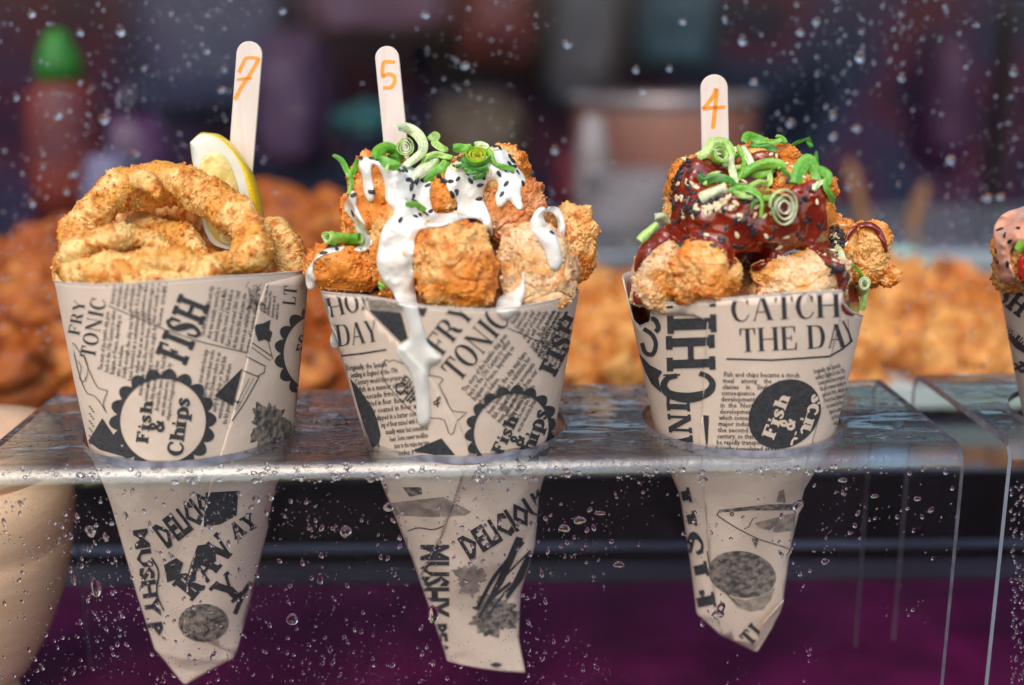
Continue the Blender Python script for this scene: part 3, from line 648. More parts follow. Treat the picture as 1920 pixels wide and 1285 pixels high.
# ================================================================== paper cones
def Z1(x, y): return (80+x/2.678, 60+y/2.678)
def Z2(x, y): return (80+x/3.06, 480+y/3.06)
def Z3(x, y): return (560+x/3.212, 220+y/3.212)
def Z4(x, y): return (590+x/3.381, 520+y/3.381)
def Z5(x, y): return (1150+x/2.570, 120+y/2.570)
def Z6(x, y): return (1150+x/3.368, 530+y/3.368)
def ZA(x, y): return (x/3.024, 860+y/3.024)
def ZB_(x, y): return (600+x/3.023, 860+y/3.023)
def ZC(x, y): return (1150+x/2.494, 860+y/2.494)
PAPER_T = .0003
def make_cone(key, Dc, levels, rim, label, fold_seed, group='newsprint food cones in the stands'):
    """levels: (xl, yl, xr, yr, flatness) from above the rim down to the tip; rim: front edge as seen, x ascending"""
    L = []
    for xl, yl, xr, yr, fl in levels:
        ax, bx = float(xl), float(xr)
        for _ in range(5):          # the round section seen off axis: fit its outline, not its diameter
            a = at(ax, yl, Dc); b = at(bx, yr, Dc); c = (a+b)/2; h = (b-a)/2; r = np.linalg.norm(h)
            px = [proj(c+h*math.cos(t)+np.array([0, r*fl*math.sin(t), 0]))[0] for t in np.linspace(0, 2*math.pi, 73)]
            ax += xl-min(px); bx += xr-max(px)
        L.append((at(ax, yl, Dc), at(bx, yr, Dc), fl))
    nl = len(L); S = np.arange(nl)
    A = np.array([l[0] for l in L]); B = np.array([l[1] for l in L]); FL = np.array([l[2] for l in L])
    def surf(th, s):
        th = np.asarray(th, float); s = np.asarray(s, float)
        a = np.stack([np.interp(s, S, A[:, i]) for i in range(3)], -1); b = np.stack([np.interp(s, S, B[:, i]) for i in range(3)], -1)
        fl = np.interp(s, S, FL); c = (a+b)/2; h = (b-a)/2; r = np.linalg.norm(h, axis=-1)
        P = c+h*np.cos(th)[..., None]; P[..., 1] += r*fl*np.sin(th)
        # planar creases towards the tip
        k = np.clip((s-2.2)/3.0, 0, 1)
        cr = np.abs(((th*1.9/math.pi+fold_seed+s*.35) % 1)-.5)*2-.5
        cr2 = np.abs(((th*3.1/math.pi+fold_seed*2-s*.6) % 1)-.5)*2-.5
        P[..., 1] -= k*r*fl*(.13*cr+.05*cr2)*np.clip(-np.sin(th)+.3, 0, 1)
        return P
    rx = np.array([p[0] for p in rim]); ry = np.array([p[1] for p in rim])
    NT, NS = 300, 90
    TH_ = np.linspace(0, 2*math.pi, NT+1)[:-1]
    s0 = []
    yR = ry[-1]; yL = ry[0]; ylv = np.array([(l[1]+l[3])/2 for l in levels]); ydl = np.array([(l[1]-l[3])/2 for l in levels])
    for th in TH_:
        if math.sin(th) >= -1e-6:   # back half, between the two rim ends
            k = (1-math.cos(th))/2; y = yR*(1-k)+yL*k+(-ydl[0]*(2*k-1))
            s0.append(np.interp(y, ylv, S)); continue
        lo, hi = 0.0, 3.0
        for _ in range(26):
            md = (lo+hi)/2; x, y = proj(surf(th, md))
            if y < np.interp(x, rx, ry): lo = md
            else: hi = md
        s0.append(hi)
    s0 = np.array(s0); q = np.linspace(0, 1, NS)**1.0
    TT, QQ = np.meshgrid(TH_, q, indexing='ij'); SS = s0[:, None]+(nl-1-s0[:, None])*QQ
    V = surf(TT.ravel(), SS.ravel()); I = np.arange(NT*NS).reshape(NT, NS)
    J = np.roll(I, -1, 0); Fc = np.stack([I[:, :-1], J[:, :-1], J[:, 1:], I[:, 1:]], -1).reshape(-1, 4)
    root = empty('paper_cone', tuple((A[-1]+B[-1])/2), label, 'food cone', group)
    me = mesh_np('paper_wrap', V, Fc); o = obj('paper_wrap', me, M['paper'], root)
    sd = o.modifiers.new('thick', 'SOLIDIFY'); sd.thickness = PAPER_T; sd.offset = 1; sd.use_even_offset = False
    register(key, V, Fc)
    # pale cut edge round the rim
    T_ = V[I[:, 0]]; c = T_.mean(0); out = (T_-c); out[:, 2] = 0; out /= np.linalg.norm(out, axis=1)[:, None]
    EV = np.vstack([T_+out*.00032, T_+out*.00032+np.array([0, 0, .00034]), T_-out*.00010+np.array([0, 0, .00034]), T_-out*.0001]); n = NT
    EF = [(r*n+k, r*n+(k+1) % n, ((r+1) % 4)*n+(k+1) % n, ((r+1) % 4)*n+k) for r in range(4) for k in range(n)]
    obj('cut_rim', mesh_np('cut_rim', EV, EF), M['paper_edge'], root)
    return root, surf

def in_poly(X, Y, poly):
    x0 = np.array([p[0] for p in poly]); y0 = np.array([p[1] for p in poly]); x1 = np.roll(x0, -1); y1 = np.roll(y0, -1)
    ins = np.zeros(X.shape, bool)
    for a, b, c, d in zip(x0, y0, x1, y1):
        if b == d: continue
        cnd = ((b > Y) != (d > Y)) & (X < (c-a)*(Y-b)/(d-b)+a); ins ^= cnd
    return ins
def flap(key, root, poly, off=.0007, name='overlapping_flap'):
    """second layer of paper lying over the cone, bounded by an outline"""
    pts = []
    n = len(poly)
    bm = bmesh.new(); vs = [bm.verts.new((p[0], p[1], 0)) for p in poly]; es = [bm.edges.new((vs[i], vs[(i+1) % n])) for i in range(n)]
    bmesh.ops.triangle_fill(bm, edges=es, use_beauty=True)
    x0 = min(p[0] for p in poly); x1 = max(p[0] for p in poly); y0 = min(p[1] for p in poly); y1 = max(p[1] for p in poly)
    for x in np.arange(x0+7, x1, 7): bmesh.ops.bisect_plane(bm, geom=bm.verts[:]+bm.edges[:]+bm.faces[:], plane_co=(x, 0, 0), plane_no=(1, 0, 0))
    for y in np.arange(y0+25, y1, 25): bmesh.ops.bisect_plane(bm, geom=bm.verts[:]+bm.edges[:]+bm.faces[:], plane_co=(0, y, 0), plane_no=(0, 1, 0))
    bad = []
    for v in bm.verts:
        h = cast([key], v.co.x, v.co.y)
        if h is None: bad.append(v)
        else: v.co = h[0]+h[1]*off
    if bad: bmesh.ops.delete(bm, geom=bad, context='VERTS')
    bmesh.ops.recalc_face_normals(bm, faces=bm.faces[:])
    me = bpy.data.meshes.new(name); bm.to_mesh(me); bm.free()
    for p in me.polygons: p.use_smooth = True
    V = np.array([v.co for v in me.vertices]); Fc = [tuple(p.vertices) for p in me.polygons]
    register(key, V, Fc)
    o = obj(name, me, M['paper'], root); me.materials.append(M['paper_edge'])
    sd = o.modifiers.new('thick', 'SOLIDIFY'); sd.thickness = .00028; sd.offset = 0; sd.material_offset_rim = 1
    return o

cone1, surf1 = make_cone('c1', float(HOLES[0][1]), [(86, 438, 585, 430, 1), (105, 528, 577, 508, 1), (138, 690, 563, 680, 1), (170, 832, 548, 826, .98), (206, 925, 514, 930, .9), (258, 1110, 470, 1120, .6), (290, 1215, 440, 1232, .34), (318, 1250, 394, 1257, .22), (343, 1281, 349, 1283, .3)],
    [(105, 527), (125, 531), (178, 534), (240, 532), (310, 527), (400, 520), (500, 515), (577, 508)], 'newsprint cone of battered rings with a lemon wedge, leftmost of the row', .13)
cone2, surf2 = make_cone('c2', float(HOLES[1][1]), [(578, 445, 1105, 440, 1), (603, 549, 1085, 546, 1), (648, 690, 1060, 690, 1), (690, 832, 1036, 832, .98), (725, 922, 1010, 928, .9), (768, 1030, 1003, 1020, .75), (802, 1130, 976, 1110, .5), (834, 1222, 972, 1196, .3), (838, 1238, 985, 1260, .16)],
    [(603, 548), (640, 552), (679, 555), (753, 567), (800, 575), (856, 579), (915, 581), (974, 576), (1034, 564), (1085, 546)], 'newsprint cone of chicken under white sauce, middle of the three whole cones', .41)
cone3, surf3 = make_cone('c3', float(HOLES[2][1]), [(1148, 448, 1640, 500, 1), (1169, 530, 1615, 592, 1), (1203, 690, 1590, 700, 1), (1232, 830, 1562, 815, .97), (1275, 930, 1508, 905, .88), (1295, 1060, 1480, 1030, .6), (1306, 1150, 1468, 1130, .36), (1350, 1190, 1448, 1176, .24), (1410, 1219, 1420, 1222, .3)],
    [(1169, 530), (1179, 568), (1188, 602), (1200, 613), (1219, 604), (1224, 567), (1284, 569), (1387, 558), (1506, 548), (1578, 545), (1583, 570), (1596, 585), (1615, 592)], 'newsprint cone of chicken under dark red sauce, third from the left', .77)
cone4, surf4 = make_cone('c4', float(HOLES[3][1]), [(1850, 440, 2330, 440, 1), (1868, 519, 2300, 519, 1), (1889, 640, 2280, 640, 1), (1915, 780, 2265, 780, .98), (1952, 930, 2230, 930, .9), (2000, 1110, 2180, 1110, .6), (2030, 1215, 2140, 1215, .3), (2084, 1281, 2090, 1283, .3)],
    [(1868, 519), (1895, 533), (1920, 545), (2000, 565), (2100, 568), (2200, 555), (2300, 519)], 'newsprint cone with pink sauce cut off by the right side of the photo', .3)

flap('c1', cone1, [Z2(*p) for p in [(1515, 95), (1275, 158), (1235, 270), (1195, 470), (1140, 700), (1070, 960), (1015, 1140)]]+[(395, 900), (372, 1010), (352, 1090), (345, 1180), (440, 1225), (470, 1110), (514, 925), (546, 826), (558, 700), (570, 580)], name='overlapping_flap')
flap('c2', cone2, [Z4(*p) for p in [(58, 108), (300, 125), (330, 200), (520, 400), (760, 660), (900, 900), (960, 1040)]]+[(880, 850), (830, 1000), (790, 1080), (768, 1028), (727, 926), (694, 832), (650, 690)], name='overlapping_flap')
flap('c3', cone3, [(1225, 569.5), (1284, 571.5), (1387, 560.5), (1506, 550.5), (1577, 547.5), (1570, 610), (1556, 666), (1540, 760), (1520, 830), (1500, 905), (1478, 1030), (1465, 1125), (1414, 1216), (1352, 1188), (1335, 1080), (1322, 930), (1314, 830), (1322, 700), (1327, 600), (1300, 590), (1227, 588)], name='overlapping_flap')
# folded ear at the tip of cone 3
e0 = at(1462, 1150, HOLES[2][1]-.006); e1 = at(1470, 1126, HOLES[2][1]-.012); e2 = at(1416, 1222, HOLES[2][1]); e3 = at(1432, 1168, HOLES[2][1]-.010)
m_ = MB(); m_.add([e0, e1, e3, e2], [(0, 1, 2), (0, 2, 3)]); fo = m_.build('folded_corner', M['paper'], cone3); sd = fo.modifiers.new('t', 'SOLIDIFY'); sd.thickness = .0004
# dark patch painted for the shade inside the open end of cone 2
h_ = cast(['c2'], 930, 1246)
if h_ is not None:
    s_ = mpp(h_[0]); V = [at(930+9*math.cos(a)+2*math.cos(3*a), 1247+5*math.sin(a), h_[0][1]-.0006) for a in np.linspace(0, 2*math.pi, 17)[:-1]]
    m_ = MB(); m_.add(V, [tuple(range(16))]); m_.build('hole_shade_patch', M['ink'], cone2)

# ------------------------------------------------------------------ printing: glyphs as little quads laid on the paper
def stroke(pts, closed=False, n=5):
    P = np.array(pts, float)
    if n > 1:
        Q = []; m = len(P)
        rng_ = range(m if closed else m-1)
        for i in rng_:
            p0 = P[(i-1) % m] if (closed or i > 0) else P[i]; p1 = P[i]; p2 = P[(i+1) % m]; p3 = P[(i+2) % m] if (closed or i+2 < m) else p2
            for k in range(n):
                t = k/n; Q.append(.5*((2*p1)+(-p0+p2)*t+(2*p0-5*p1+4*p2-p3)*t*t+(-p0+3*p1-3*p2+p3)*t**3))
        if not closed: Q.append(P[-1])
        P = np.array(Q)
    if closed: P = np.vstack([P, P[:1], P[1:2]])
    T = np.gradient(P[:, :2], axis=0); T /= np.maximum(1e-9, np.linalg.norm(T, axis=1))[:, None]
    Nn = np.stack([-T[:, 1], T[:, 0]], 1)*np.maximum(P[:, 2:3], .004)/2
    A_ = P[:, :2]+Nn; B_ = P[:, :2]-Nn; e = len(P)-(1 if closed else 0)
    if closed: A_[-2] = A_[0]; B_[-2] = B_[0]; e = len(P)-1
    return [(A_[i], A_[i+1], B_[i+1], B_[i]) for i in range(e-1)]
def quad(*p): return [tuple(np.array(q, float) for q in p)]
def rect(x0, y0, x1, y1): return quad((x0, y0), (x1, y0), (x1, y1), (x0, y1))
def glyphs(T, t, s, st):
    """serif face: T thick, t thin, s serif overhang, st serif thickness, cap height 1"""
    G = {}
    def stem(x, w=T, y0=0, y1=1, b=1, a=1):
        q = rect(x-w/2, y0, x+w/2, y1)
        if b: q += rect(x-w/2-s, y0, x+w/2+s, y0+st)
        if a: q += rect(x-w/2-s, y1-st, x+w/2+s, y1)
        return q
    def diag(x0, y0, x1, y1, w): return quad((x0-w/2, y0), (x0+w/2, y0), (x1+w/2, y1), (x1-w/2, y1))
    def oval(cx, cy, rx, ry, T=T, t=t):
        return stroke([(cx+(rx-T/2)*math.cos(a), cy+(ry-t/2)*math.sin(a), t+(T-t)*abs(math.cos(a))**1.3) for a in np.linspace(0, 2*math.pi, 17)[:-1]], True, 3)
    x0 = T/2+s
    G['I'] = (T+2*s, stem(x0))
    G['H'] = (.62+T+2*s, stem(x0)+stem(x0+.62)+rect(x0, .5-t/2, x0+.62, .5+t/2))
    G['F'] = (.60+s, stem(x0)+rect(x0, 1-t, .58+s, 1)+quad((.58+s, 1), (.58+s, .72), (.58+s-t, .72), (.50+s, 1))+rect(x0, .5-t/2, .42+s, .5+t/2)+rect(.42+s-t, .38, .42+s, .62))
    G['E'] = (.66+s, G['F'][1]+rect(x0, 0, .60+s, t)+quad((.63+s, .30), (.63+s-t, .30), (.52+s, 0), (.61+s, 0)))
    G['L'] = (.60+s, stem(x0)+rect(x0, 0, .56+s, t)+quad((.60+s, .30), (.60+s-t, .30), (.48+s, 0), (.57+s, 0)))
    G['T'] = (.72, stem(.36, a=0)+rect(.02, 1-t, .70, 1)+quad((.02, 1), (.02, .70), (.02+t, .70), (.12, 1))+quad((.70, 1), (.70, .70), (.70-t, .70), (.60, 1)))
    G['O'] = (.82, oval(.41, .5, .39, .52)); 
    G['C'] = (.76, stroke([(.66, .72, t), (.60, .92, t), (.42, 1.0, t*1.2), (.22, .88, T*.75), (.12, .5, T), (.22, .12, T*.75), (.42, 0, t*1.2), (.60, .08, t), (.70, .26, t)], False, 4)+rect(.66, .66, .70, 1.0))
    G['D'] = (.80, stem(x0)+stroke([(x0, 1-t/2, t), (.44, .98-t/2, t), (.62, .86, T*.7), (.70, .5, T), (.62, .14, T*.7), (.44, t/2+.02, t), (x0, t/2, t)], False, 4))
    G['P'] = (.66, stem(x0)+stroke([(x0, 1-t/2, t), (.42, .98, t), (.55, .88, T*.7), (.57, .74, T), (.52, .58, T*.6), (.40, .49, t), (x0, .48, t)], False, 4))
    G['R'] = (.78, G['P'][1]+stroke([(.36, .48, t), (.50, .38, T*.8), (.56, .18, T), (.64, .04, T*.7), (.76, .06, t)], False, 4))
    G['B'] = (.72, G['P'][1]+stroke([(x0, .49, t), (.46, .48, t), (.60, .40, T*.7), (.63, .25, T), (.57, .08, T*.6), (.42, t/2, t), (x0, t/2, t)], False, 4))
    G['A'] = (.84, diag(.10, 0, .40, 1, t)+diag(.70, 0, .42, 1, T)+rect(.20, .32, .62, .32+t)+rect(.10-s*.8, 0, .10+s*.8, st)+rect(.70-T/2-s*.6, 0, .70+T/2+s*.6, st))
    G['N'] = (.92, stem(.14, t)+stem(.74, t)+diag(.74, 0, .14, 1, T))
    G['Y'] = (.80, stem(.40, y1=.48, a=0)+diag(.40, .42, .12, 1, T)+diag(.40, .42, .68, 1, t)+rect(.12-T/2-s*.6, 1-st, .12+T/2+s*.6, 1)+rect(.68-s, 1-st, .68+s, 1))
    G['V'] = (.80, diag(.40, 0, .12, 1, T)+diag(.40, 0, .68, 1, t)+rect(.12-T/2-s*.6, 1-st, .12+T/2+s*.6, 1)+rect(.68-s, 1-st, .68+s, 1))
    G['U'] = (.84, stem(.16, b=0, y0=.25)+stem(.70, t, b=0, y0=.25)+stroke([(.16, .27, T), (.22, .08, T*.7), (.42, 0, t*1.2), (.62, .08, t), (.70, .27, t)], False, 4))
    G['M'] = (1.08, stem(.14, t)+stem(.90, T)+diag(.50, 0, .16, 1, T)+diag(.50, 0, .88, 1, t))
    G['S'] = (.64, stroke([(.54, .72, t), (.50, .90, t), (.32, 1.0, t), (.14, .88, T*.7), (.12, .72, T*.9), (.32, .54, T*1.05), (.52, .36, T*1.0), (.52, .16, T*.7), (.32, 0, t), (.14, .08, t), (.09, .30, t)], False, 5)+rect(.54-t/2, .66, .54+t/2+.02, .98)+rect(.07, .02, .09+t/2, .34))
    # heavy lowercase for the badges
    G['i'] = (T+s*2, stem(x0, y1=.66)+stroke([(x0-.01, .84, T*.5), (x0, .85, T*1.05), (x0+.01, .84, T*.5)], False, 3))
    G['s'] = (.50, stroke([(.42, .50, t), (.34, .64, t*1.3), (.18, .62, T*.6), (.12, .50, T*.8), (.26, .36, T*.85), (.38, .20, T*.8), (.30, .04, T*.5), (.16, .03, t*1.2), (.07, .18, t)], False, 5))
    G['h'] = (.66, stem(x0, a=0)+rect(x0-T/2-s, 1-st, x0, 1)+stroke([(x0, .50, t), (x0+.18, .64, T*.6), (x0+.36, .52, T), (x0+.38, .2, T), (x0+.38, 0, T)], False, 4)+rect(x0+.38-T/2-s*.4, 0, x0+.38+T/2+s*.7, st))
    G['p'] = (.68, stem(x0, y0=-.32, y1=.66, a=0)+rect(x0-T/2-s, .60, x0, .66)+stroke([(x0, .12, t), (x0+.18, 0, T*.6), (x0+.38, .12, T*.9), (x0+.40, .34, T), (x0+.32, .56, T*.8), (x0+.16, .66, t*1.4), (x0, .54, t)], False, 4))
    G['&'] = (.78, stroke([(.70, .50, t*1.6), (.58, .20, t*2), (.36, 0, T*.8), (.14, .10, T*.9), (.12, .32, T*.8), (.34, .52, T*.6), (.50, .74, T*.7), (.38, .96, t*1.6), (.20, .88, T*.8), (.20, .68, T*.8), (.40, .38, T*.8), (.72, .02, T*.7)], False, 4))
    return G
DIDONE = glyphs(.175, .045, .07, .034); SLAB = glyphs(.27, .12, .10, .14); COOPER = glyphs(.25, .12, .07, .10); WEST = glyphs(.25, .12, .07, .13)
def text_quads(s, G, org, ang, cap, ws=1.0, track=.06, shear=0):
    a = math.radians(ang); d = np.array([math.cos(a), -math.sin(a)]); u = np.array([-math.sin(a), -math.cos(a)]); x = 0; Q = []
    for ch in s:
        if ch == ' ': x += .35; continue
        adv, prims = G[ch]
        for q in prims: Q.append(tuple(np.array(org)+d*((p[0]+x)*ws+p[1]*shear)*cap+u*p[1]*cap for p in q))
        x += adv+track
    return Q
def subdiv(Q, m=9.0):
    out = []
    for a, b, c, d in Q:
        nu = max(1, int(math.ceil(max(np.linalg.norm(b-a), np.linalg.norm(c-d))/m))); nv = max(1, int(math.ceil(max(np.linalg.norm(d-a), np.linalg.norm(c-b))/m)))
        if nu == 1 and nv == 1: out.append((a, b, c, d)); continue
        g = lambda i, j: (a*(1-i/nu)+b*i/nu)*(1-j/nv)+(d*(1-i/nu)+c*i/nu)*j/nv
        for i in range(nu):
            for j in range(nv): out.append((g(i, j), g(i+1, j), g(i+1, j+1), g(i, j+1)))
    return out
def clip_top(Q, rim):
    rx = [p[0] for p in rim]; ry = [p[1] for p in rim]
    return [q for q in subdiv(Q, 5.0) if all(p[1] > np.interp(p[0], rx, ry)+1.0 for p in q)]
def print_on(key, root, Q, mat, name, off=.00032, m=9.0):
    V = []; Fc = []
    for q in subdiv(Q, m):
        hs_ = [cast([key], float(p[0]), float(p[1])) for p in q]
        if any(h is None for h in hs_): continue
        P = [h[0]+h[1]*off for h in hs_]
        if max(np.linalg.norm(P[i]-P[i-1]) for i in range(4)) > .012: continue
        n = len(V); V += P; Fc.append((n, n+1, n+2, n+3))
    if V: return tag(obj(name, mesh_np(name, V, Fc, False), mat, root), kind='stuff')
def poly_quads(pts, m=8):
    """filled polygon as small clipped cells"""
    bm = bmesh.new(); vs = [bm.verts.new((p[0], p[1], 0)) for p in pts]; n = len(vs)
    es = [bm.edges.new((vs[i], vs[(i+1) % n])) for i in range(n)]; bmesh.ops.triangle_fill(bm, edges=es, use_beauty=True)
    xs = [p[0] for p in pts]; ys = [p[1] for p in pts]
    for x in np.arange(min(xs)+m, max(xs), m): bmesh.ops.bisect_plane(bm, geom=bm.verts[:]+bm.edges[:]+bm.faces[:], plane_co=(x, 0, 0), plane_no=(1, 0, 0))
    for y in np.arange(min(ys)+m*2, max(ys), m*2): bmesh.ops.bisect_plane(bm, geom=bm.verts[:]+bm.edges[:]+bm.faces[:], plane_co=(0, y, 0), plane_no=(0, 1, 0))
    bmesh.ops.triangulate(bm, faces=bm.faces[:])
    out = [tuple(np.array(v.co[:2]) for v in f.verts)+(np.array(f.verts[2].co[:2]),) for f in bm.faces]; bm.free(); return out
def ragged(cx, cy, rx, ry, amp=.22, n=90, seed=1, m=7):
    r_ = random.Random(seed); ph = [r_.uniform(0, 6.28) for _ in range(6)]
    k = lambda t: 1+amp*(.5*math.sin(3*t+ph[0])+.35*math.sin(5*t+ph[1])+.3*math.sin(9*t+ph[2])+.3*math.sin(15*t+ph[3])+.25*math.sin(23*t+ph[4]))
    return poly_quads([(cx+rx*k(t)*math.cos(t), cy+ry*k(t)*math.sin(t)) for t in np.linspace(0, 2*math.pi, n+1)[:-1]], m)
def line_q(pts, w): return stroke([(*p, w) for p in pts], False, 1)
def curve_q(pts, w, closed=False, n=4): return stroke([(*p, w) for p in pts], closed, n)
def badge(cx, cy, rx, ry, rot=0, n=18, wd=.12, sc=.24, depth=1.0):
    """bottle cap ring: smooth inner oval, scalloped outside"""
    Q = []; m = n*8; c, s = math.cos(math.radians(rot)), math.sin(math.radians(rot))
    def pt(a, k): x, y = rx*k*math.cos(a), ry*k*math.sin(a); return np.array([cx+x*c-y*s, cy+x*s+y*c])
    for i in range(m):
        a, b = 2*math.pi*i/m, 2*math.pi*(i+1)/m
        f = lambda t: 1+wd*.6+sc*abs(math.sin(t*n/2))**.8*.75
        Q.append((pt(a, 1), pt(b, 1), pt(b, f(b)), pt(a, f(a))))
    return Q
_txt_cache = {}
def small_text(lines, org, ang, em, width=None, pitch=None, dx=0, ws=.62, shear=0, bold=.0, just=True, fixed_dx=None):
    """small print from the built-in font, justified; org = baseline start of the first line, pitch = line step, all photo pixels"""
    a = math.radians(ang); d = np.array([math.cos(a), -math.sin(a)]); u = np.array([-math.sin(a), -math.cos(a)]); tris = []
    for k, ln in enumerate(lines):
        if ln not in _txt_cache:
            cu = bpy.data.curves.new('t', 'FONT'); cu.body = ln; cu.resolution_u = 1; cu.size = 1; cu.offset = .012+bold
            o = bpy.data.objects.new('t', cu); COL.objects.link(o); dg = bpy.context.evaluated_depsgraph_get(); me = bpy.data.meshes.new_from_object(o.evaluated_get(dg))
            V = np.array([v.co[:2] for v in me.vertices]) if len(me.vertices) else np.zeros((0, 2)); me.calc_loop_triangles()
            T_ = [tuple(t.vertices) for t in me.loop_triangles]; bpy.data.objects.remove(o); bpy.data.curves.remove(cu); bpy.data.meshes.remove(me); _txt_cache[ln] = (V, T_)
        V, T_ = _txt_cache[ln]
        if not len(V): continue
        L = V[:, 0].max(); w_ = ws*em
        if width and just: w_ = (width if not callable(width) else width(k))/L
        o_ = np.array(org)+(-u)*(pitch or em*1.15)*k+d*dx*k
        P = o_+np.outer(V[:, 0]*w_+V[:, 1]*shear*em, d)+np.outer(V[:, 1]*em, u)
        tris += [(P[i], P[j], P[l], P[l]) for i, j, l in T_]
    return tris

BODY = ["The story of the humble chip goes", "back to the 17th Century to either", "Belgium or France, depending on", "who you believe.", "Oddly enough, the chip may have", "been invented as a substitute for", "fish, rather than as an accompani-", "ment. When the rivers froze over", "and nothing could be caught, the", "housewives began cutting potatoes", "into fishy shapes and frying them", "Around the same time, fried fish", "was introduced into Britain by", "refugees from Portugal and Spain."]
BODY2 = ["The first combined fish and chip", "shop was actually opened by a", "Jewish immigrant, Joseph Malin,", "within the sound of Bow Bells in", "East London around 1860. Until", "At that time fish and potato tra-", "ders were an established street", "feature of London alleys."]
BODY3 = ["sold by street sellers from large", "trays hung round their necks.", "Charles Dickens refers to an", "early fish shop or 'fried fish", "warehouse' in Oliver Twist where", "the fish generally came with"]
BODY4 = ["Fish and chips became a stock", "meal    among    the    working", "classes    in    England    as    a", "consequence   of   the   rapid", "development of trawl fishing", "in  the  North  Sea,  and  the", "development of railways", "which connected ports to", "major industrial cities during", "the second half of the 19th", "century, so that fresh fish could", "be rapidly transported to the", "heavily populated areas."]
BODY5 = ["Originally, the Spanish", "settling in England in the 17th", "Century would have prepared", "fish in a manner similar to", "pescado frito, which is", "fried in flour. Battered fish", "is coated in flour and", "dipped in a batter consist-", "ing of flour mixed with liquid,", "usually water but sometimes", "beer. Some newer modifica-", "tions to the recipe may have", "cornflour. In 1860, the"]
RIM1 = [(105, 527), (178, 534), (240, 532), (310, 527), (400, 520), (500, 515), (577, 508)]
RIM2 = [(603, 548), (679, 555), (753, 567), (800, 575), (856, 579), (915, 581), (974, 576), (1034, 564), (1085, 546)]
RIM3 = [(1169, 530), (1200, 613), (1219, 604), (1224, 567), (1284, 569), (1387, 558), (1506, 548), (1578, 545), (1596, 585), (1615, 592)]
zl = lambda f, pts: [f(*p) for p in pts]

# ---- cone 1
Q = text_quads('FISH', SLAB, Z2(822, 628), 68, 62, .60, .12)
Q += text_quads('TONIC', DIDONE, Z2(300, 590), 79, 28, 1.05, .08)+text_quads('FRY', DIDONE, Z2(212, 455), 79.5, 21, 1.25, .12)
Q += text_quads('LT', DIDONE, Z2(1445, 285), 84, 24, 1.0, .1)
Q += line_q(zl(Z2, [(380, 285), (700, 420), (900, 490), (1170, 555)]), 1.6)
Q += poly_quads(zl(Z2, [(1145, 640), (985, 800), (1090, 860)]))+poly_quads(zl(Z2, [(345, 930), (265, 1062), (330, 1110), (500, 1160)]))
Q += poly_quads(zl(Z2, [(1210, 395), (1262, 385), (1305, 365), (1298, 420), (1316, 440), (1300, 495), (1270, 480), (1235, 490), (1220, 450)]))
Q += badge(*Z2(690, 945), 80, 79, 8)+badge(*Z2(1600, 560), 72, 74, 0)
headline1 = clip_top(Q, RIM1)
Q = text_quads('Fish', COOPER, Z2(604, 1075), 83, 22, 1.5, .04)+text_quads('&', COOPER, Z2(690, 1010), 84, 26, 1.05)+text_quads('Chips', COOPER, Z2(797, 1150), 82, 27, 1.32, .03)
Q += text_quads('FC', COOPER, Z2(1500, 560), 74, 18, 1.2, .1)
bt1 = Q
Q = curve_q(zl(Z2, [(175, 500), (205, 535), (222, 560), (240, 575), (255, 620), (285, 690), (320, 755), (372, 770), (365, 800), (350, 850), (370, 900), (340, 850), (300, 800), (262, 790), (235, 740), (205, 650)]), 1.3, True, 2)
Q += curve_q(zl(Z2, [(205, 600), (225, 640), (215, 700), (240, 720), (250, 690)]), 1.0)+curve_q(zl(Z2, [(240, 560), (262, 640), (250, 720)]), 1.0)
Q += line_q(zl(Z2, [(1190, 490), (1312, 575)]), 1.8)+line_q(zl(Z2, [(1186, 515), (1300, 598), (1318, 590), (1290, 490)]), 1.2)
Q += line_q(zl(Z2, [(1165, 575), (1275, 632), (1268, 668), (1228, 690), (1145, 655)]), 2)+line_q(zl(Z2, [(1240, 690), (1160, 835), (1085, 945)]), 2)+line_q(zl(Z2, [(1185, 700), (1130, 810), (1100, 880)]), 1.0)+line_q(zl(Z2, [(1208, 700), (1150, 810), (1110, 885)]), .8)+text_quads('R', WEST, Z2(1120, 850), 60, 9, 1.0)
rs = random.Random(5)
for k in range(26):
    x, y = rs.uniform(1180, 1300), rs.uniform(140, 300)
    Q += curve_q(zl(Z2, [(x, y), (x+rs.uniform(-25, 25), y+rs.uniform(5, 25)), (x+rs.uniform(-25, 25), y+rs.uniform(10, 40))]), .9, False, 3)
for k in range(5): Q += curve_q(zl(Z2, [(1180+k*14, 180+k*8), (1190+k*12, 240+k*5), (1230+k*12, 290-k*2)]), 1.3, False, 3)
for k in range(16): Q += curve_q(zl(Z2, [(270+10*(k % 3), 860+k*14), (278+10*(k % 3), 866+k*14)]), 2.2, False, 1)
line1 = clip_top(Q, RIM1)
tx = small_text(BODY[:9], Z2(345, 655), 83, 12.2, width=lambda k: [110, 118, 112, 60, 128, 132, 135, 128, 118][k], pitch=11.3, dx=-2.6)
tx += small_text(["fish and chips shop in 1863, he", "wholly into a small hut near the", "supper of both but no rights", "we will probably never be", "ure. It is thought that", "somewhere about 1860", "arguments rage over the", "was of north or south. In", "Some credit a man"], Z2(410, 275), 82, 12, width=lambda k: 45+9*k, pitch=11.6, dx=-3.6)
tx += small_text(BODY2, Z2(925, 462), 79, 12.5, width=lambda k: [96, 98, 101, 103, 105, 106, 100, 96][k], pitch=12.6, dx=-2.2)
tx += small_text(BODY3, Z2(900, 790), 79, 12.5, width=lambda k: [84, 96, 102, 106, 104, 80][k], pitch=12, dx=-9.4)
tx += small_text(BODY[8:14], Z2(570, 800), 82, 12, width=lambda k: [40, 60, 85, 108, 100, 86][k], pitch=11.6, dx=-8)
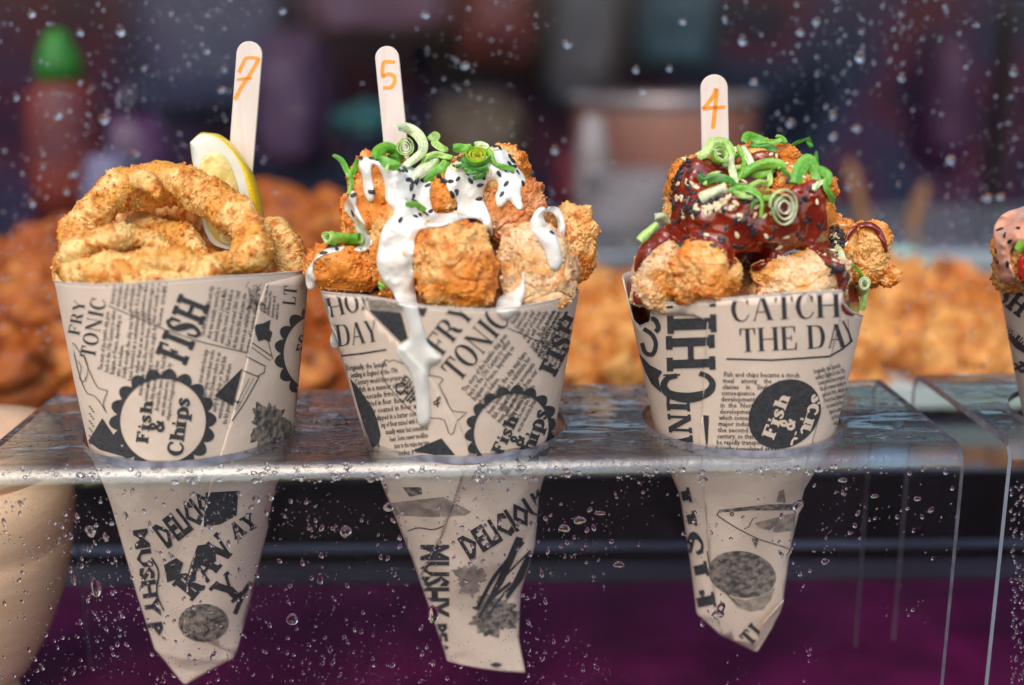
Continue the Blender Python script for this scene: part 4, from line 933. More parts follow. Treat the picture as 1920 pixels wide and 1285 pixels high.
tx += small_text(["at this Irish Vale in", "the common for", "battery and", "sales feet"], Z2(1275, 330), 84, 9, width=lambda k: [52, 46, 40, 30][k], pitch=8, dx=-3)
tx = clip_top(tx, RIM1)
# lower half, seen through the panel
Q = small_text(["DELICIO"], ZA(945, 505), 37, 66, width=120, bold=.03)+small_text(["MUSHY P"], ZA(758, 400), -81, 36, width=205, bold=.03)
Q += poly_quads(zl(ZA, [(1155, 385), (1165, 190), (1350, 180), (1340, 320), (1250, 370)]))+poly_quads(zl(ZA, [(1120, 490), (1190, 480), (1222, 520), (1225, 580), (1195, 600), (1150, 590), (1115, 640), (1110, 690), (1050, 715), (1080, 600)]))
Q += text_quads('RAV', SLAB, ZA(1090, 810), 50, 50, 1.0, .1)+text_quads('Y', SLAB, ZA(1300, 840), 44, 52, 1.1, .1)+text_quads('AY', SLAB, ZA(1330, 460), 30, 30, 1, .1)
Q += poly_quads(zl(ZA, [(930, 600), (1000, 560), (1040, 590), (1010, 680), (950, 700)]))+curve_q(zl(ZA, [(860, 560), (900, 640), (890, 760), (930, 860)]), 3)+curve_q(zl(ZA, [(1330, 880), (1380, 760), (1420, 700)]), 9)
low1 = Q
gq = poly_quads([(ZA(1155, 930)[0]+47*math.cos(a), ZA(1155, 930)[1]+36*math.sin(a)) for a in np.linspace(0, 2*math.pi, 25)[:-1]])
gq += ragged(505, 800, 36, 42, .26, 90, 4)
print_on('c1', cone1, headline1, M['ink'], 'headline_lettering'); print_on('c1', cone1, bt1, M['ink'], 'badge_lettering', .00036)
print_on('c1', cone1, line1, M['ink'], 'line_drawings', .00034); print_on('c1', cone1, tx, M['ink'], 'small_print', .00034)
print_on('c1', cone1, small_text(['Battered', 'Fish'], (ZA(1155, 930)[0]-33, ZA(1155, 930)[1]+2), 14, 19, width=lambda k: [58, 30][k], bold=.03, pitch=20, dx=6), M['ink_pale'], 'oval_lettering', .0005)
print_on('c1', cone1, low1, M['ink'], 'lower_lettering', .00032); print_on('c1', cone1, gq, M['ink_grey'], 'halftone_picture', .00028)
# ---- cone 2
Q = text_quads('HOP', DIDONE, Z4(98, 255), 13, 36, .92, .05)+text_quads('DAY', DIDONE, Z4(150, 440), 8, 41, .78, .02)
Q += line_q(zl(Z4, [(170, 497), (300, 482), (458, 457)]), 3.2)
Q += text_quads('FRY', DIDONE, Z4(808, 500), 52.5, 43, 1.0, .06)+text_quads('TONIC', DIDONE, Z4(915, 668), 50.5, 46, .90, .04)+text_quads('FISH', SLAB, Z4(1520, 632), 65, 34, 1.05, .14)
Q += line_q(zl(Z4, [(1225, 322), (1420, 405), (1600, 472)]), 1.5)
Q += poly_quads(zl(Z4, [(345, 205), (480, 215), (548, 222), (592, 385), (548, 412)]))+poly_quads(zl(Z4, [(650, 140), (720, 180), (690, 250), (640, 220)]))+poly_quads(zl(Z4, [(618, 1097), (805, 1018), (890, 1125), (760, 1125)]))
Q += poly_quads(zl(Z4, [(228, 640), (275, 690), (320, 755), (365, 820), (400, 900), (422, 1000), (408, 1060), (370, 1080), (330, 980), (280, 830)]))
Q += badge(*Z4(1245, 965), 72, 65, -35)
headline2 = clip_top(Q, RIM2)
bt2 = text_quads('Fish', COOPER, Z4(1185, 1130), 66, 23, 1.4, .03)+text_quads('&', COOPER, Z4(1305, 1075), 66, 24, 1.05)+text_quads('Chips', COOPER, Z4(1345, 1215), 70, 26, 1.42, .03)
fo_ = [(432, 570), (452, 520), (475, 535), (505, 522), (590, 560), (680, 600), (740, 622), (800, 632), (812, 655), (790, 680), (830, 760), (872, 845), (965, 855), (905, 905), (880, 985), (850, 985), (820, 900), (740, 890), (640, 860), (560, 790), (480, 700), (440, 640)]
Q = curve_q(zl(Z4, fo_), 1.5, True, 2)+small_text(["FISH"], Z4(540, 665), -38, 26, ws=.75)+small_text(["CHIPS"], Z4(490, 700), -40, 34, ws=.72)+small_text(["&"], Z4(745, 800), -30, 30, ws=.7)
for k in range(22):
    x, y = rs.uniform(350, 620), rs.uniform(150, 190); Q += line_q(zl(Z4, [(x, y), (x+rs.uniform(-10, 40), y+rs.uniform(-8, 8))]), .8)
line2 = Q
tx = small_text(BODY[:9], Z4(955, 728), 53.5, 14.5, width=lambda k: [132, 128, 124, 62, 132, 130, 128, 120, 96][k], pitch=12.3, dx=-1.2)
tx += small_text(["What the combined", "Greenwich in London", "fully into a small", "supper of both but", "we will probably", "ure. It is some", "argument", "was of the"], Z4(1262, 300), 58, 12.5, width=lambda k: 26+11*k, pitch=10.5, dx=-4)
tx += small_text(BODY5, Z4(205, 592), 6.5, 15, width=lambda k: [76, 88, 94, 98, 96, 94, 92, 86, 82, 80, 72, 66, 52][k], pitch=14.1, dx=6.6)
tx += small_text(BODY2[:7], Z4(1400, 470), 64, 11, width=lambda k: 86, pitch=9, dx=-4)
tx += small_text(BODY[8:13], Z4(1190, 850), 62, 12, width=lambda k: [26, 50, 72, 80, 76][k], pitch=11.5, dx=-5)
tx = clip_top(tx, RIM2)
Q = small_text(["DELICIOUS"], ZB_(845, 570), 31.5, 62, width=185, bold=.03)+small_text(["MUSHY"], ZB_(580, 482), -90, 70, width=138, bold=.03)+small_text(["PEA"], ZB_(640, 935), -86, 36, width=60, bold=.03)
for x0_, y0_, x1_, y1_ in ((890, 850, 1150, 470), (920, 860, 1190, 520), (960, 880, 1200, 620), (900, 900, 1080, 700)):
    Q += curve_q(zl(ZB_, [(x0_, y0_), (x0_+.45*(x1_-x0_)-15, y0_+.5*(y1_-y0_)), (x1_, y1_)]), 3.5+rs.random()*4)
Q += poly_quads(zl(ZB_, [(1110, 440), (1150, 450), (1040, 700), (960, 820), (930, 830), (1000, 690)]))+poly_quads(zl(ZB_, [(1180, 520), (1200, 540), (1150, 680), (1060, 800), (1050, 780)]))+curve_q(zl(ZB_, [(500, 410), (560, 390), (640, 400), (700, 380)]), 2)
low2 = Q
gq = ragged(*ZB_(990, 890), 44, 36, .25, 90, 8)+poly_quads(zl(ZB_, [(470, 160), (575, 160), (580, 200), (510, 215)]))
gq2 = ragged(*ZB_(850, 680), 26, 28, .3, 80, 9)+poly_quads(zl(ZB_, [(410, 250), (560, 230), (700, 215), (860, 300), (820, 320), (640, 330), (430, 320)]))
gq2 += poly_quads(zl(Z4, [(340, 140), (560, 150), (560, 215), (350, 200)]))
print_on('c2', cone2, headline2, M['ink'], 'headline_lettering'); print_on('c2', cone2, bt2, M['ink'], 'badge_lettering', .00036)
print_on('c2', cone2, line2, M['ink'], 'line_drawings', .00034); print_on('c2', cone2, tx, M['ink'], 'small_print', .00034)
print_on('c2', cone2, low2, M['ink'], 'lower_lettering', .00032); print_on('c2', cone2, gq, M['ink_grey'], 'halftone_picture', .00028); print_on('c2', cone2, gq2, M['ink_pale'], 'pale_halftone_picture', .00026)
# ---- cone 3
Q = text_quads('CATCH', DIDONE, Z6(742, 245), 2.5, 46, 1.06, .05)+text_quads('THE DA', DIDONE, Z6(800, 438), 2.8, 44, .98, .06)+text_quads('Y', DIDONE, Z6(1478, 372), 16, 40, .42, 0)
Q += line_q(zl(Z6, [(715, 480), (1000, 488), (1360, 465), (1440, 420), (1505, 365)]), 3.4)
Q += text_quads('C', WEST, Z6(632, 752), 92, 91, .86)+text_quads('H', WEST, Z6(648, 548), 92, 91, .72)+text_quads('IP', WEST, Z6(655, 312), 92, 92, .95, .16)
Q += text_quads('AND', WEST, Z6(512, 1080), 95, 43, .95, .10, .12)
Q += poly_quads(zl(Z6, [(568, 835), (606, 838), (598, 1018), (586, 1018)]))
Q += poly_quads(zl(Z6, [(165, 445), (235, 520), (312, 560), (286, 600), (306, 695), (245, 640), (205, 560)]))
Q += curve_q(zl(Z6, [(195, 290), (250, 330), (272, 390), (250, 450), (205, 440), (185, 380)]), 8)+curve_q(zl(Z6, [(225, 235), (262, 230), (288, 280), (270, 310)]), 9)
headline3 = clip_top(Q, RIM3)
ov = [(Z6(1080, 828)[0]+72*math.cos(a)*math.cos(-.7)-60*math.sin(a)*math.sin(-.7), Z6(1080, 828)[1]+72*math.cos(a)*math.sin(-.7)+60*math.sin(a)*math.cos(-.7)) for a in np.linspace(0, 2*math.pi, 41)[:-1]]
Q = poly_quads(ov); tx = small_text(BODY4, Z6(697, 592), -.5, 13.2, width=lambda k: [142, 140, 140, 140, 138, 137, 118, 110, 140, 138, 136, 130, 120][k], pitch=11.55, dx=-1.1)
tx += small_text(BODY5, Z6(1262, 575), 14, 12.5, width=lambda k: [52, 56, 52, 50, 46, 44, 42, 38, 36, 32, 28, 24, 20][k], pitch=11.4, dx=1.5)
tx = clip_top(tx, RIM3)
rev = text_quads('Fish', COOPER, Z6(1010, 990), 69, 24, 1.5, .03)+text_quads('&', COOPER, Z6(1125, 935), 70, 25, 1.05)+text_quads('Chips', COOPER, Z6(1190, 1080), 71, 26, 1.42, .03)
inside = lambda q: in_poly(np.array([p[0] for p in q]), np.array([p[1] for p in q]), ov).all()
Qd = Q
low3 = text_quads('FISH', WEST, ZC(484, 690), 103, 42, 1.75, .14)+text_quads('TI', WEST, ZC(640, 880), 48, 30, 1, .1)
low3 += curve_q(zl(ZC, [(485, 262), (540, 300), (600, 335), (680, 375), (760, 400), (830, 425)]), 1.8)+curve_q(zl(ZC, [(485, 262), (500, 240)]), 2)+curve_q(zl(ZC, [(655, 275), (640, 300), (635, 315), (610, 328)]), 1.5)
low3 += curve_q(zl(ZC, [(440, 430), (470, 560), (560, 660), (600, 690)]), 2)
low3 += curve_q([(ZC(555, 258)[0]+3*math.cos(a), ZC(555, 258)[1]+3*math.sin(a)) for a in np.linspace(0, 6.28, 9)[:-1]], 2.2, True, 2)
gq = poly_quads(zl(ZC, [(490, 238), (600, 225), (720, 212), (850, 210), (860, 240), (760, 240), (640, 240), (500, 250)]))
gq += poly_quads([(ZC(602, 540)[0]+63*math.cos(a), ZC(602, 540)[1]+44*math.sin(a)+6*math.cos(a)) for a in np.linspace(0, 2*math.pi, 33)[:-1]])
gq += poly_quads(zl(ZC, [(645, 370), (680, 375), (665, 420)]))
gq2 = poly_quads(zl(ZC, [(660, 300), (850, 250), (845, 335), (760, 345), (680, 320)]))+poly_quads(zl(ZC, [(540, 645), (620, 660), (700, 640), (755, 600), (735, 660), (700, 705), (640, 715), (580, 695)]))+poly_quads(zl(ZC, [(760, 200), (775, 150), (795, 140), (805, 205)]))
print_on('c3', cone3, headline3, M['ink'], 'headline_lettering'); print_on('c3', cone3, Qd, M['ink'], 'printed_oval', .00036)
print_on('c3', cone3, [q for q in rev if inside(q)], M['paper'], 'badge_lettering', .0005)
print_on('c3', cone3, tx, M['ink'], 'small_print', .0004)
print_on('c3', cone3, low3, M['ink'], 'lower_lettering', .00032); print_on('c3', cone3, gq, M['ink_grey'], 'halftone_picture', .00034); print_on('c3', cone3, gq2, M['ink_pale'], 'pale_halftone_picture', .00028)
# ---- cone 4
Q = poly_quads([(1876, 590), (1888, 608), (1905, 624), (1935, 642), (1935, 670), (1905, 652), (1884, 625)])
Q += text_quads('SH', SLAB, (1866, 560), -38, 40, .8, .1)+text_quads('&', COOPER, (1922, 700), 80, 26, 1.1, .1)
print_on('c4', cone4, Q, M['ink'], 'headline_lettering')
print_on('c4', cone4, small_text(["FROM THE"], (1882, 613), -40, 17, ws=.7, bold=.02), M['paper'], 'reversed_lettering', .0005)
# ================================================================== food in the cones
Dc1, Dc2, Dc3, Dc4 = [float(h[1]) for h in HOLES]
LAB = 'fried chicken'
# ---- battered rings (cone 1): crusty tubes along closed loops
def ring_food(key, pts, label, seed, nseg=420, nring=56, pal=PAL_RING, closed=True, crumb=.0008, cs=1.0, name='battered_ring', cat='battered ring'):
    """pts: (x, y, dD, radius px)"""
    C = []; 
    for x, y, dD, r in pts:
        p = at(x, y, Dc1+dD); C.append([*p, r*mpp(p)])
    C = np.array(C); m = len(C); t = np.linspace(0, m if closed else m-1, nseg, endpoint=not closed); i = np.floor(t).astype(int); f = (t-i)[:, None]
    g = (lambda k: C[k % m]) if closed else (lambda k: C[np.clip(k, 0, m-1)])
    p0, p1, p2, p3 = g(i-1), g(i), g(i+1), g(i+2)
    Q = .5*((2*p1)+(-p0+p2)*f+(2*p0-5*p1+4*p2-p3)*f**2+(-p0+3*p1-3*p2+p3)*f**3)
    X, R = Q[:, :3], Q[:, 3]
    T = np.roll(X, -1, 0)-np.roll(X, 1, 0) if closed else np.gradient(X, axis=0); T /= np.linalg.norm(T, axis=1)[:, None]
    ref = np.array([0.1, 1.0, .1]); B1 = np.cross(T, ref); B1 /= np.linalg.norm(B1, axis=1)[:, None]; B2 = np.cross(T, B1)
    ang = np.linspace(0, 2*math.pi, nring, endpoint=False)
    d = B1[:, None, :]*np.cos(ang)[None, :, None]+B2[:, None, :]*np.sin(ang)[None, :, None]
    Rr = R.copy()
    if not closed: e = np.minimum(t, (m-1)-t); Rr = R*np.sqrt(np.clip(1-(1-np.clip(e/.35, 0, 1))**2, .0004, 1))
    P = (X[:, None, :]+d*Rr[:, None, None]).reshape(-1, 3); dd = d.reshape(-1, 3)
    big = fbm(P*60+seed, 2); md = pn(P*140+seed*2); cr = crumbs(P, cs, seed)
    rm = np.clip(.8-.9*md, .3, 1.25)
    P = P+dd*(big*.0030+md*.0009+cr*crumb*rm*1.2)[:, None]
    I = np.arange(nseg*nring).reshape(nseg, nring); J = np.roll(I, -1, 0) if closed else I[1:]; I2 = I if closed else I[:-1]
    K = np.roll(I2, -1, 1); L_ = np.roll(J, -1, 1); Fc = np.stack([I2, J, L_, K], -1).reshape(-1, 4)
    me = mesh_np(name, P, Fc); setattr_color(me, 'crust', crust_color(pn(P*75+seed)+.5*pn(P*230+seed), cr*rm-.25, pal, .12, seed))
    o = obj(name, me, M['crust']); register(key, P, Fc)
    if nseg > 200: chips(o, P, dd, crust_color(pn(P*75+seed), cr*rm-.25, pal, .12, seed), nseg*2, seed)
    return tag(o, label, cat)
ring_food('f1', [(148, 452, -.006, 34), (172, 402, .0, 35), (225, 362, .006, 36), (280, 350, .009, 36), (345, 352, .008, 35), (405, 375, .003, 34), (450, 405, -.008, 34), (474, 450, -.018, 31), (452, 492, -.028, 27), (385, 500, -.036, 22), (300, 496, -.038, 23), (215, 500, -.036, 24), (165, 492, -.022, 30)],
    'big battered ring standing up at the front of the leftmost cone', 1.3, 640, 72)
ring_food('f1', [(140, 498, -.026, 27), (146, 468, -.030, 21), (195, 446, -.030, 20), (258, 450, -.024, 20), (312, 468, -.026, 19), (368, 496, -.032, 19), (395, 515, -.036, 22), (300, 526, -.040, 22), (200, 524, -.040, 24)],
    'small curled battered ring lying inside the big ring of the leftmost cone', 4.1, 460, 56)
ring_food('f1', [(262, 425, .016, 22), (310, 432, .008, 22), (355, 462, .002, 21), (385, 494, -.006, 20), (335, 500, .006, 24), (275, 470, .016, 24)],
    'battered strand slanting through the opening of the big ring', 6.4, 300, 50)
ring_food('f1', [(240, 395, .034, 40), (320, 385, .040, 42), (400, 410, .036, 40), (440, 470, .026, 36), (340, 480, .034, 40), (240, 470, .034, 40)],
    'shadowed battered ring deep behind the opening of the big ring', 7.7, 260, 44, pal=PAL_GOLD)  # deeper palette puts the cavity's shade into this ring's colour
ring_food('f1', [(508, 442, .004, 28), (540, 468, -.002, 27), (545, 505, -.004, 27), (500, 528, .004, 30), (478, 480, .012, 30)],
    'battered ring tucked in at the right edge of the leftmost cone', 9.2, 280, 52)
ring_food('f1', [(133, 486, -.002, 27), (140, 520, -.018, 27), (200, 532, -.030, 22), (180, 470, .0, 34)],
    'battered ring hanging low at the left edge of the leftmost cone', 12.2, 280, 52)
ring_food('f1', [(300, 372, -.006, 10), (272, 340, -.001, 17), (245, 332, .0, 10)], 'crisp tag of batter on top of the big ring', 3.3, 90, 30, closed=False)
lump('f1', 330, 545, Dc1+.004, 190, 70, 150, seed=3, lvl=6, pal=PAL_RING, label='battered ring heap filling the mouth of the leftmost cone', name='battered_ring_pile', pale=-.1)
# ---- lemon wedge
def lemon():
    root = empty('lemon_wedge', tuple(at(430, 460, Dc1+.01)), 'lemon wedge with thick pith standing behind the battered rings', 'lemon')
    D0 = Dc1+.014
    edge = [Z1(*p) for p in [(740, 556), (768, 530), (800, 513), (850, 520), (905, 553), (960, 612), (1005, 700), (1032, 800), (1045, 900), (1045, 1000), (1010, 1090)]]
    sil = [Z1(*p) for p in [(740, 554), (790, 508), (830, 506), (890, 516), (950, 560), (1015, 640), (1070, 740), (1102, 850), (1114, 960), (1100, 1050), (1040, 1100)]]
    hinge = [Z1(*p) for p in [(740, 558), (748, 620), (760, 690), (775, 760), (790, 840), (800, 920), (815, 1000), (850, 1060), (900, 1085), (950, 1095), (1005, 1095)]]
    n = len(edge)
    def dens(L, k=5):
        P = np.array(L); out = []
        for i in range(len(P)-1):
            p0 = P[max(0, i-1)]; p1 = P[i]; p2 = P[i+1]; p3 = P[min(len(P)-1, i+2)]
            for j in range(k): t = j/k; out.append(.5*((2*p1)+(-p0+p2)*t+(2*p0-5*p1+4*p2-p3)*t*t+(-p0+3*p1-3*p2+p3)*t**3))
        out.append(P[-1]); return np.array(out)
    E, S_, H = dens(edge), dens(sil), dens(hinge)
    dE, dS, dH = D0, D0+.013, D0-.004
    # rind: front edge -> silhouette -> back
    rows = []
    for q in np.linspace(0, 1, 9):
        pxy = E*(1-math.sin(q*math.pi/2))+S_*math.sin(q*math.pi/2); D = dE+(dS-dE)*(1-math.cos(q*math.pi/2)); rows.append([at(x, y, D) for x, y in pxy])
    for q in np.linspace(.15, 1, 6):
        pxy = S_*(1-q)+H*q; D = dS+.012*math.sin(q*math.pi/2); rows.append([at(x, y, D) for x, y in pxy])
    k = len(E); V = [p for r in rows for p in r]; m_ = MB(); m_.add(V, [(i*k+j, i*k+j+1, (i+1)*k+j+1, (i+1)*k+j) for i in range(len(rows)-1) for j in range(k-1)])
    m_.build('rind', M['rind'], root, smooth=True)
    # cut face: pith all over, flesh sunk inside
    V = []; Fc = []; R_ = 14
    for r in range(R_+1):
        q = r/R_
        for j in range(k): x, y = E[j]*(1-q)+H[j]*q; V.append(at(x, y, dE*(1-q)+dH*q))
    Fc = [(i*k+j, i*k+j+1, (i+1)*k+j+1, (i+1)*k+j) for i in range(R_) for j in range(k-1)]
    m_ = MB(); m_.add(V, Fc); m_.build('pith', M['pith'], root, smooth=True)
    fl = dens([Z1(*p) for p in [(778, 700), (785, 650), (810, 612), (850, 597), (895, 612), (935, 655), (962, 720), (985, 800), (990, 880), (985, 960), (970, 1060)]], 4)
    fi = dens([Z1(*p) for p in [(778, 704), (785, 740), (795, 790), (800, 830), (805, 870), (812, 910), (818, 940), (828, 975), (845, 1010), (880, 1050), (940, 1068)]], 4)
    k2 = len(fl); V = []; R2 = 26
    for r in range(R2+1):
        q = r/R2
        for j in range(k2):
            x, y = fl[j]*(1-q)+fi[j]*q; e = min(q, 1-q, j/(k2-1)+.02, 1-j/(k2-1)+.02)*2
            a = math.atan2(y-455, x-385); ves = abs(math.sin(a*13+q*3))
            V.append(at(x, y, dE-.0009-.0004*min(1, e*4)-.0005*ves*min(1, e*3)+(dH-dE)*q))
    m_ = MB(); m_.add(V, [(i*k2+j, i*k2+j+1, (i+1)*k2+j+1, (i+1)*k2+j) for i in range(R2) for j in range(k2-1)]); m_.build('flesh', M['flesh'], root, smooth=True)
lemon()
# ---- wooden sticks with their numbers
def stick(x0, y0, x1, y1, w0, w1, D, numeral, label, lean=0):
    """(x0,y0) top centre, (x1,y1) where it goes down into the food"""
    a = at(x0, y0, D); b = at(x1, y1, D-lean); wa = w0/2*mpp(a); wb = w1/2*mpp(b)
    root = empty('wooden_stick', tuple(b), label, 'stick')
    up = a-b; L = np.linalg.norm(up); up /= L; sd = np.cross(up, np.array([0, 1.0, 0])); sd /= np.linalg.norm(sd); sd = -sd if sd[0] < 0 else sd; nr = np.cross(sd, up); nr = nr if nr[1] < 0 else -nr
    pts = []
    for ang in np.linspace(0, math.pi, 17): pts.append((wa*math.cos(ang), L-wa+wa*math.sin(ang)))
    pts = [(wb, -.02)]+pts+[(-wb, -.02)]; n = len(pts); V = []
    e = .00025; th = .0008
    for off, ins in ((th, e), (th-e, 0), (-th+e, 0), (-th, e)):
        for (u, v) in pts: V.append(b+sd*(u-ins*np.sign(u))+up*(v-(ins if v > L-wa*.7 else 0))+nr*off)
    Fc = [tuple(range(n))]+[(r*n+k, r*n+(k+1) % n, (r+1)*n+(k+1) % n, (r+1)*n+k) for r in range(3) for k in range(n)]+[tuple(range(4*n-1, 3*n-1, -1))]
    m_ = MB(); m_.add(V, Fc); o = m_.build('stick_blade', M['stick'], root)
    Q = []
    for st in numeral:
        Q += stroke([(*p, wdt*1.35) for p, wdt in st], False, 4)
    V = []; Fc = []
    for q in Q:
        n0 = len(V)
        for p in q:
            r = ray(p[0], p[1]); t = float(((b+nr*(th+.00008))-CAM)@nr/(r@nr)); V.append(CAM+r*t)
        Fc.append((n0, n0+1, n0+2, n0+3))
    obj('painted_number', mesh_np('painted_number', V, Fc, False), M['marker'], root)
z1 = lambda *p: [(Z1(x, y), w) for x, y, w in p]
stick(470, 78, 451, 320, 48, 46, Dc1+.034, [z1((985, 205, 5.5), (1000, 170, 5), (1016, 137, 5)), z1((1014, 133, 4.5), (1045, 130, 4.5), (1080, 134, 5), (1078, 150, 5.5), (1040, 215, 5.5), (1000, 275, 5.5), (965, 340, 6)), z1((975, 240, 3.5), (1010, 236, 4.5), (1052, 232, 3.5))],
      'birch stick with an orange 7 standing in the leftmost cone', .006)
stick(724, 87, 745, 300, 45, 45, Dc2+.030, [[((741, 117), 4), ((728, 116), 5), ((719, 118), 5), ((717, 135), 5.5), ((718, 146), 5)], [((718, 144), 4.5), ((728, 139), 5), ((738, 143), 5.5), ((740, 153), 5.5), ((733, 164), 5), ((718, 165), 5)]],
      'birch stick with an orange 5 standing in the white sauce cone', .006)
z5 = lambda *p: [(Z5(x, y), w) for x, y, w in p]
stick(1338, 140, 1342, 330, 51, 52, Dc3+.026, [z5((497, 118, 6), (475, 165, 5.5), (432, 218, 5)), z5((430, 218, 5), (470, 212, 5), (540, 208, 5)), z5((500, 120, 5), (492, 200, 6), (480, 312, 6))],
      'birch stick with an orange 4 standing in the dark sauce cone', .004)

# ---- chicken pieces of cone 2
G2 = 'chicken pieces in the white sauce cone'; G3 = 'chicken pieces in the dark sauce cone'
lump('f2', 840, 560, Dc2+.006, 200, 70, 150, seed=31, lvl=6, pale=-.3, pal=dict(pale=(.45, .22, .09), gold=(.34, .13, .04), deep=(.2, .06, .02)), label='dark filler lump for the shade deep in the mouth of the white sauce cone', group=G2)  # filler lump, palette darkened for the shade between the pieces
lump('f2', 852, 500, Dc2-.030, 74, 90, 60, rot=8, seed=2.9, pale=.05, big=.24, box=.78, label='large square crumbed chicken piece at the front of the white sauce cone', group=G2)
lump('f2', 1010, 505, Dc2-.018, 72, 88, 62, rot=12, seed=5.1, pale=.38, pal=PAL_PINK, big=.16, box=.7, crumb=.0006, label='pale smooth chicken piece at the right front of the white sauce cone', group=G2)
lump('f2', 1062, 466, Dc2+.010, 54, 82, 60, rot=-14, seed=8.4, pale=.15, big=.14, box=.7, label='crumbed chicken piece leaning out at the far right of the white sauce cone', group=G2)
lump('f2', 958, 400, Dc2-.004, 56, 68, 52, rot=-18, seed=11.3, pale=-.12, pal=dict(pale=(.76, .42, .22), gold=(.66, .24, .06), deep=(.42, .10, .02)), label='reddish fried chicken piece high on the right under white sauce', group=G2)
lump('f2', 905, 335, Dc2+.004, 62, 55, 50, rot=6, seed=13.9, pale=.1, label='topmost chicken piece in the middle of the white sauce cone', group=G2)
lump('f2', 824, 368, Dc2+.000, 46, 56, 46, rot=0, seed=17.5, pale=-.1, label='chicken piece showing between two runs of white sauce', group=G2)
lump('f2', 945, 315, Dc2+.012, 46, 42, 42, rot=-10, seed=19.9, pale=.1, label='chicken piece at the top right almost hidden by white sauce', group=G2)
lump('f2', 720, 370, Dc2-.006, 58, 82, 56, rot=6, seed=22.7, pale=-.05, label='tall chicken piece at the upper left with two runs of white sauce', group=G2)
lump('f2', 672, 432, Dc2+.002, 32, 66, 44, rot=4, seed=23.9, pale=.05, label='narrow chicken piece behind the left run of white sauce', group=G2)
lump('f2', 645, 503, Dc2-.012, 68, 42, 50, rot=-4, seed=25.3, pale=-.05, big=.14, label='low chicken piece hanging over the left rim of the white sauce cone', group=G2)
lump('f2', 748, 470, Dc2-.018, 52, 84, 52, rot=0, seed=28.6, pale=-.1, label='chicken piece wrapped in the thickest white sauce run', group=G2)
# ---- chicken pieces of cone 3
lump('f3', 1395, 565, Dc3+.006, 190, 78, 140, seed=41, lvl=6, pale=-.3, pal=dict(pale=(.45, .22, .09), gold=(.34, .13, .04), deep=(.2, .06, .02)), label='dark filler lump for the shade deep in the mouth of the dark sauce cone', group=G3)  # second filler, shade of the gaps put into its dark palette
lump('f3', 1232, 515, Dc3-.026, 46, 66, 46, rot=-8, seed=43.3, pale=.35, big=.16, label='pale crumbed chicken piece at the left rim of the dark sauce cone', group=G3, pal=PAL_PINK)
lump('f3', 1318, 515, Dc3-.036, 66, 60, 52, rot=-10, seed=46.2, pale=.12, box=.8, big=.26, label='bright crumbed chicken piece at the left front of the dark sauce cone', group=G3)
lump('f3', 1496, 530, Dc3-.026, 96, 58, 56, rot=10, seed=49.8, pale=.25, big=.18, pal=PAL_PINK, label='long pale chicken piece at the right front of the dark sauce cone', group=G3)
lump('f3', 1312, 370, Dc3-.006, 56, 78, 52, rot=-6, seed=52.4, pale=-.05, label='chicken piece at the upper left glazed with dark sauce', group=G3)
lump('f3', 1395, 408, Dc3-.022, 110, 60, 60, rot=-4, seed=55.9, pale=-.1, big=.12, crumb=.0004, label='wide chicken piece across the middle under dark sauce', group=G3)
lump('f3', 1502, 388, Dc3-.012, 62, 76, 56, rot=-4, seed=58.4, pale=.0, label='chicken piece at the upper right with a bare orange patch', group=G3)
lump('f3', 1428, 315, Dc3+.004, 70, 44, 50, rot=0, seed=61.2, pale=-.1, label='topmost chicken piece under the spring onion', group=G3)
lump('f3', 1480, 335, Dc3-.004, 26, 26, 26, rot=20, seed=63.2, pale=.25, label='small bare crumbed chicken nub near the top of the dark sauce cone', group=G3)
lump('f3', 1565, 462, Dc3-.004, 34, 62, 42, rot=0, seed=64.2, pale=-.1, label='chicken piece in the gap at the right of the dark sauce cone', group=G3)
lump('f3', 1628, 475, Dc3-.004, 40, 60, 32, rot=-8, seed=67.6, pale=-.02, big=.2, label='chicken piece sticking out at the far right of the dark sauce cone', group=G3)
lump('f3', 1666, 520, Dc3-.006, 18, 15, 14, rot=30, seed=69.1, lvl=6, pale=-.2, label='small fried knob at the far right end of the dark sauce cone', group=G3)
# ---- cone 4
lump('f4', 1960, 470, Dc4-.02, 86, 74, 60, seed=71, pale=.0, label='fried chicken piece half seen at the right side of the photo')
lump('f4', 1915, 500, Dc4-.01, 48, 50, 46, seed=73, lvl=6, pale=.0, label='lower fried chicken piece in the cone cut off at the right')

# ================================================================== sauces: poured sheets following what lies under them
def sd_poly(X, Y, poly):
    x0 = np.array([p[0] for p in poly]); y0 = np.array([p[1] for p in poly]); x1 = np.roll(x0, -1); y1 = np.roll(y0, -1)
    best = np.full(X.shape, 1e9); BX = np.zeros(X.shape); BY = np.zeros(X.shape)
    for a, b, c, d in zip(x0, y0, x1, y1):
        L2 = (c-a)**2+(d-b)**2+1e-9; t = np.clip(((X-a)*(c-a)+(Y-b)*(d-b))/L2, 0, 1); qx, qy = a+t*(c-a), b+t*(d-b); D = np.hypot(X-qx, Y-qy)
        m = D < best; best[m] = D[m]; BX[m] = qx[m] if qx.shape else qx; BY[m] = qy[m] if qy.shape else qy
    return best, BX, BY
def smooth_poly(pts, n=5):
    P = np.array(pts, float); m = len(P); out = []
    for i in range(m):
        p0, p1, p2, p3 = P[i-1], P[i], P[(i+1) % m], P[(i+2) % m]
        for k in range(n): t = k/n; out.append(.5*((2*p1)+(-p0+p2)*t+(2*p0-5*p1+4*p2-p3)*t*t+(-p0+3*p1-3*p2+p3)*t**3))
    return out
def blur(A, W, n):
    for _ in range(n):
        s = A*W; w_ = W.copy()
        for ax in (0, 1):
            s = np.roll(s, 1, ax)+2*s+np.roll(s, -1, ax); w_ = np.roll(w_, 1, ax)+2*w_+np.roll(w_, -1, ax)
        A = np.where(W > 0, s/np.maximum(w_, 1e-9), A)
    return A
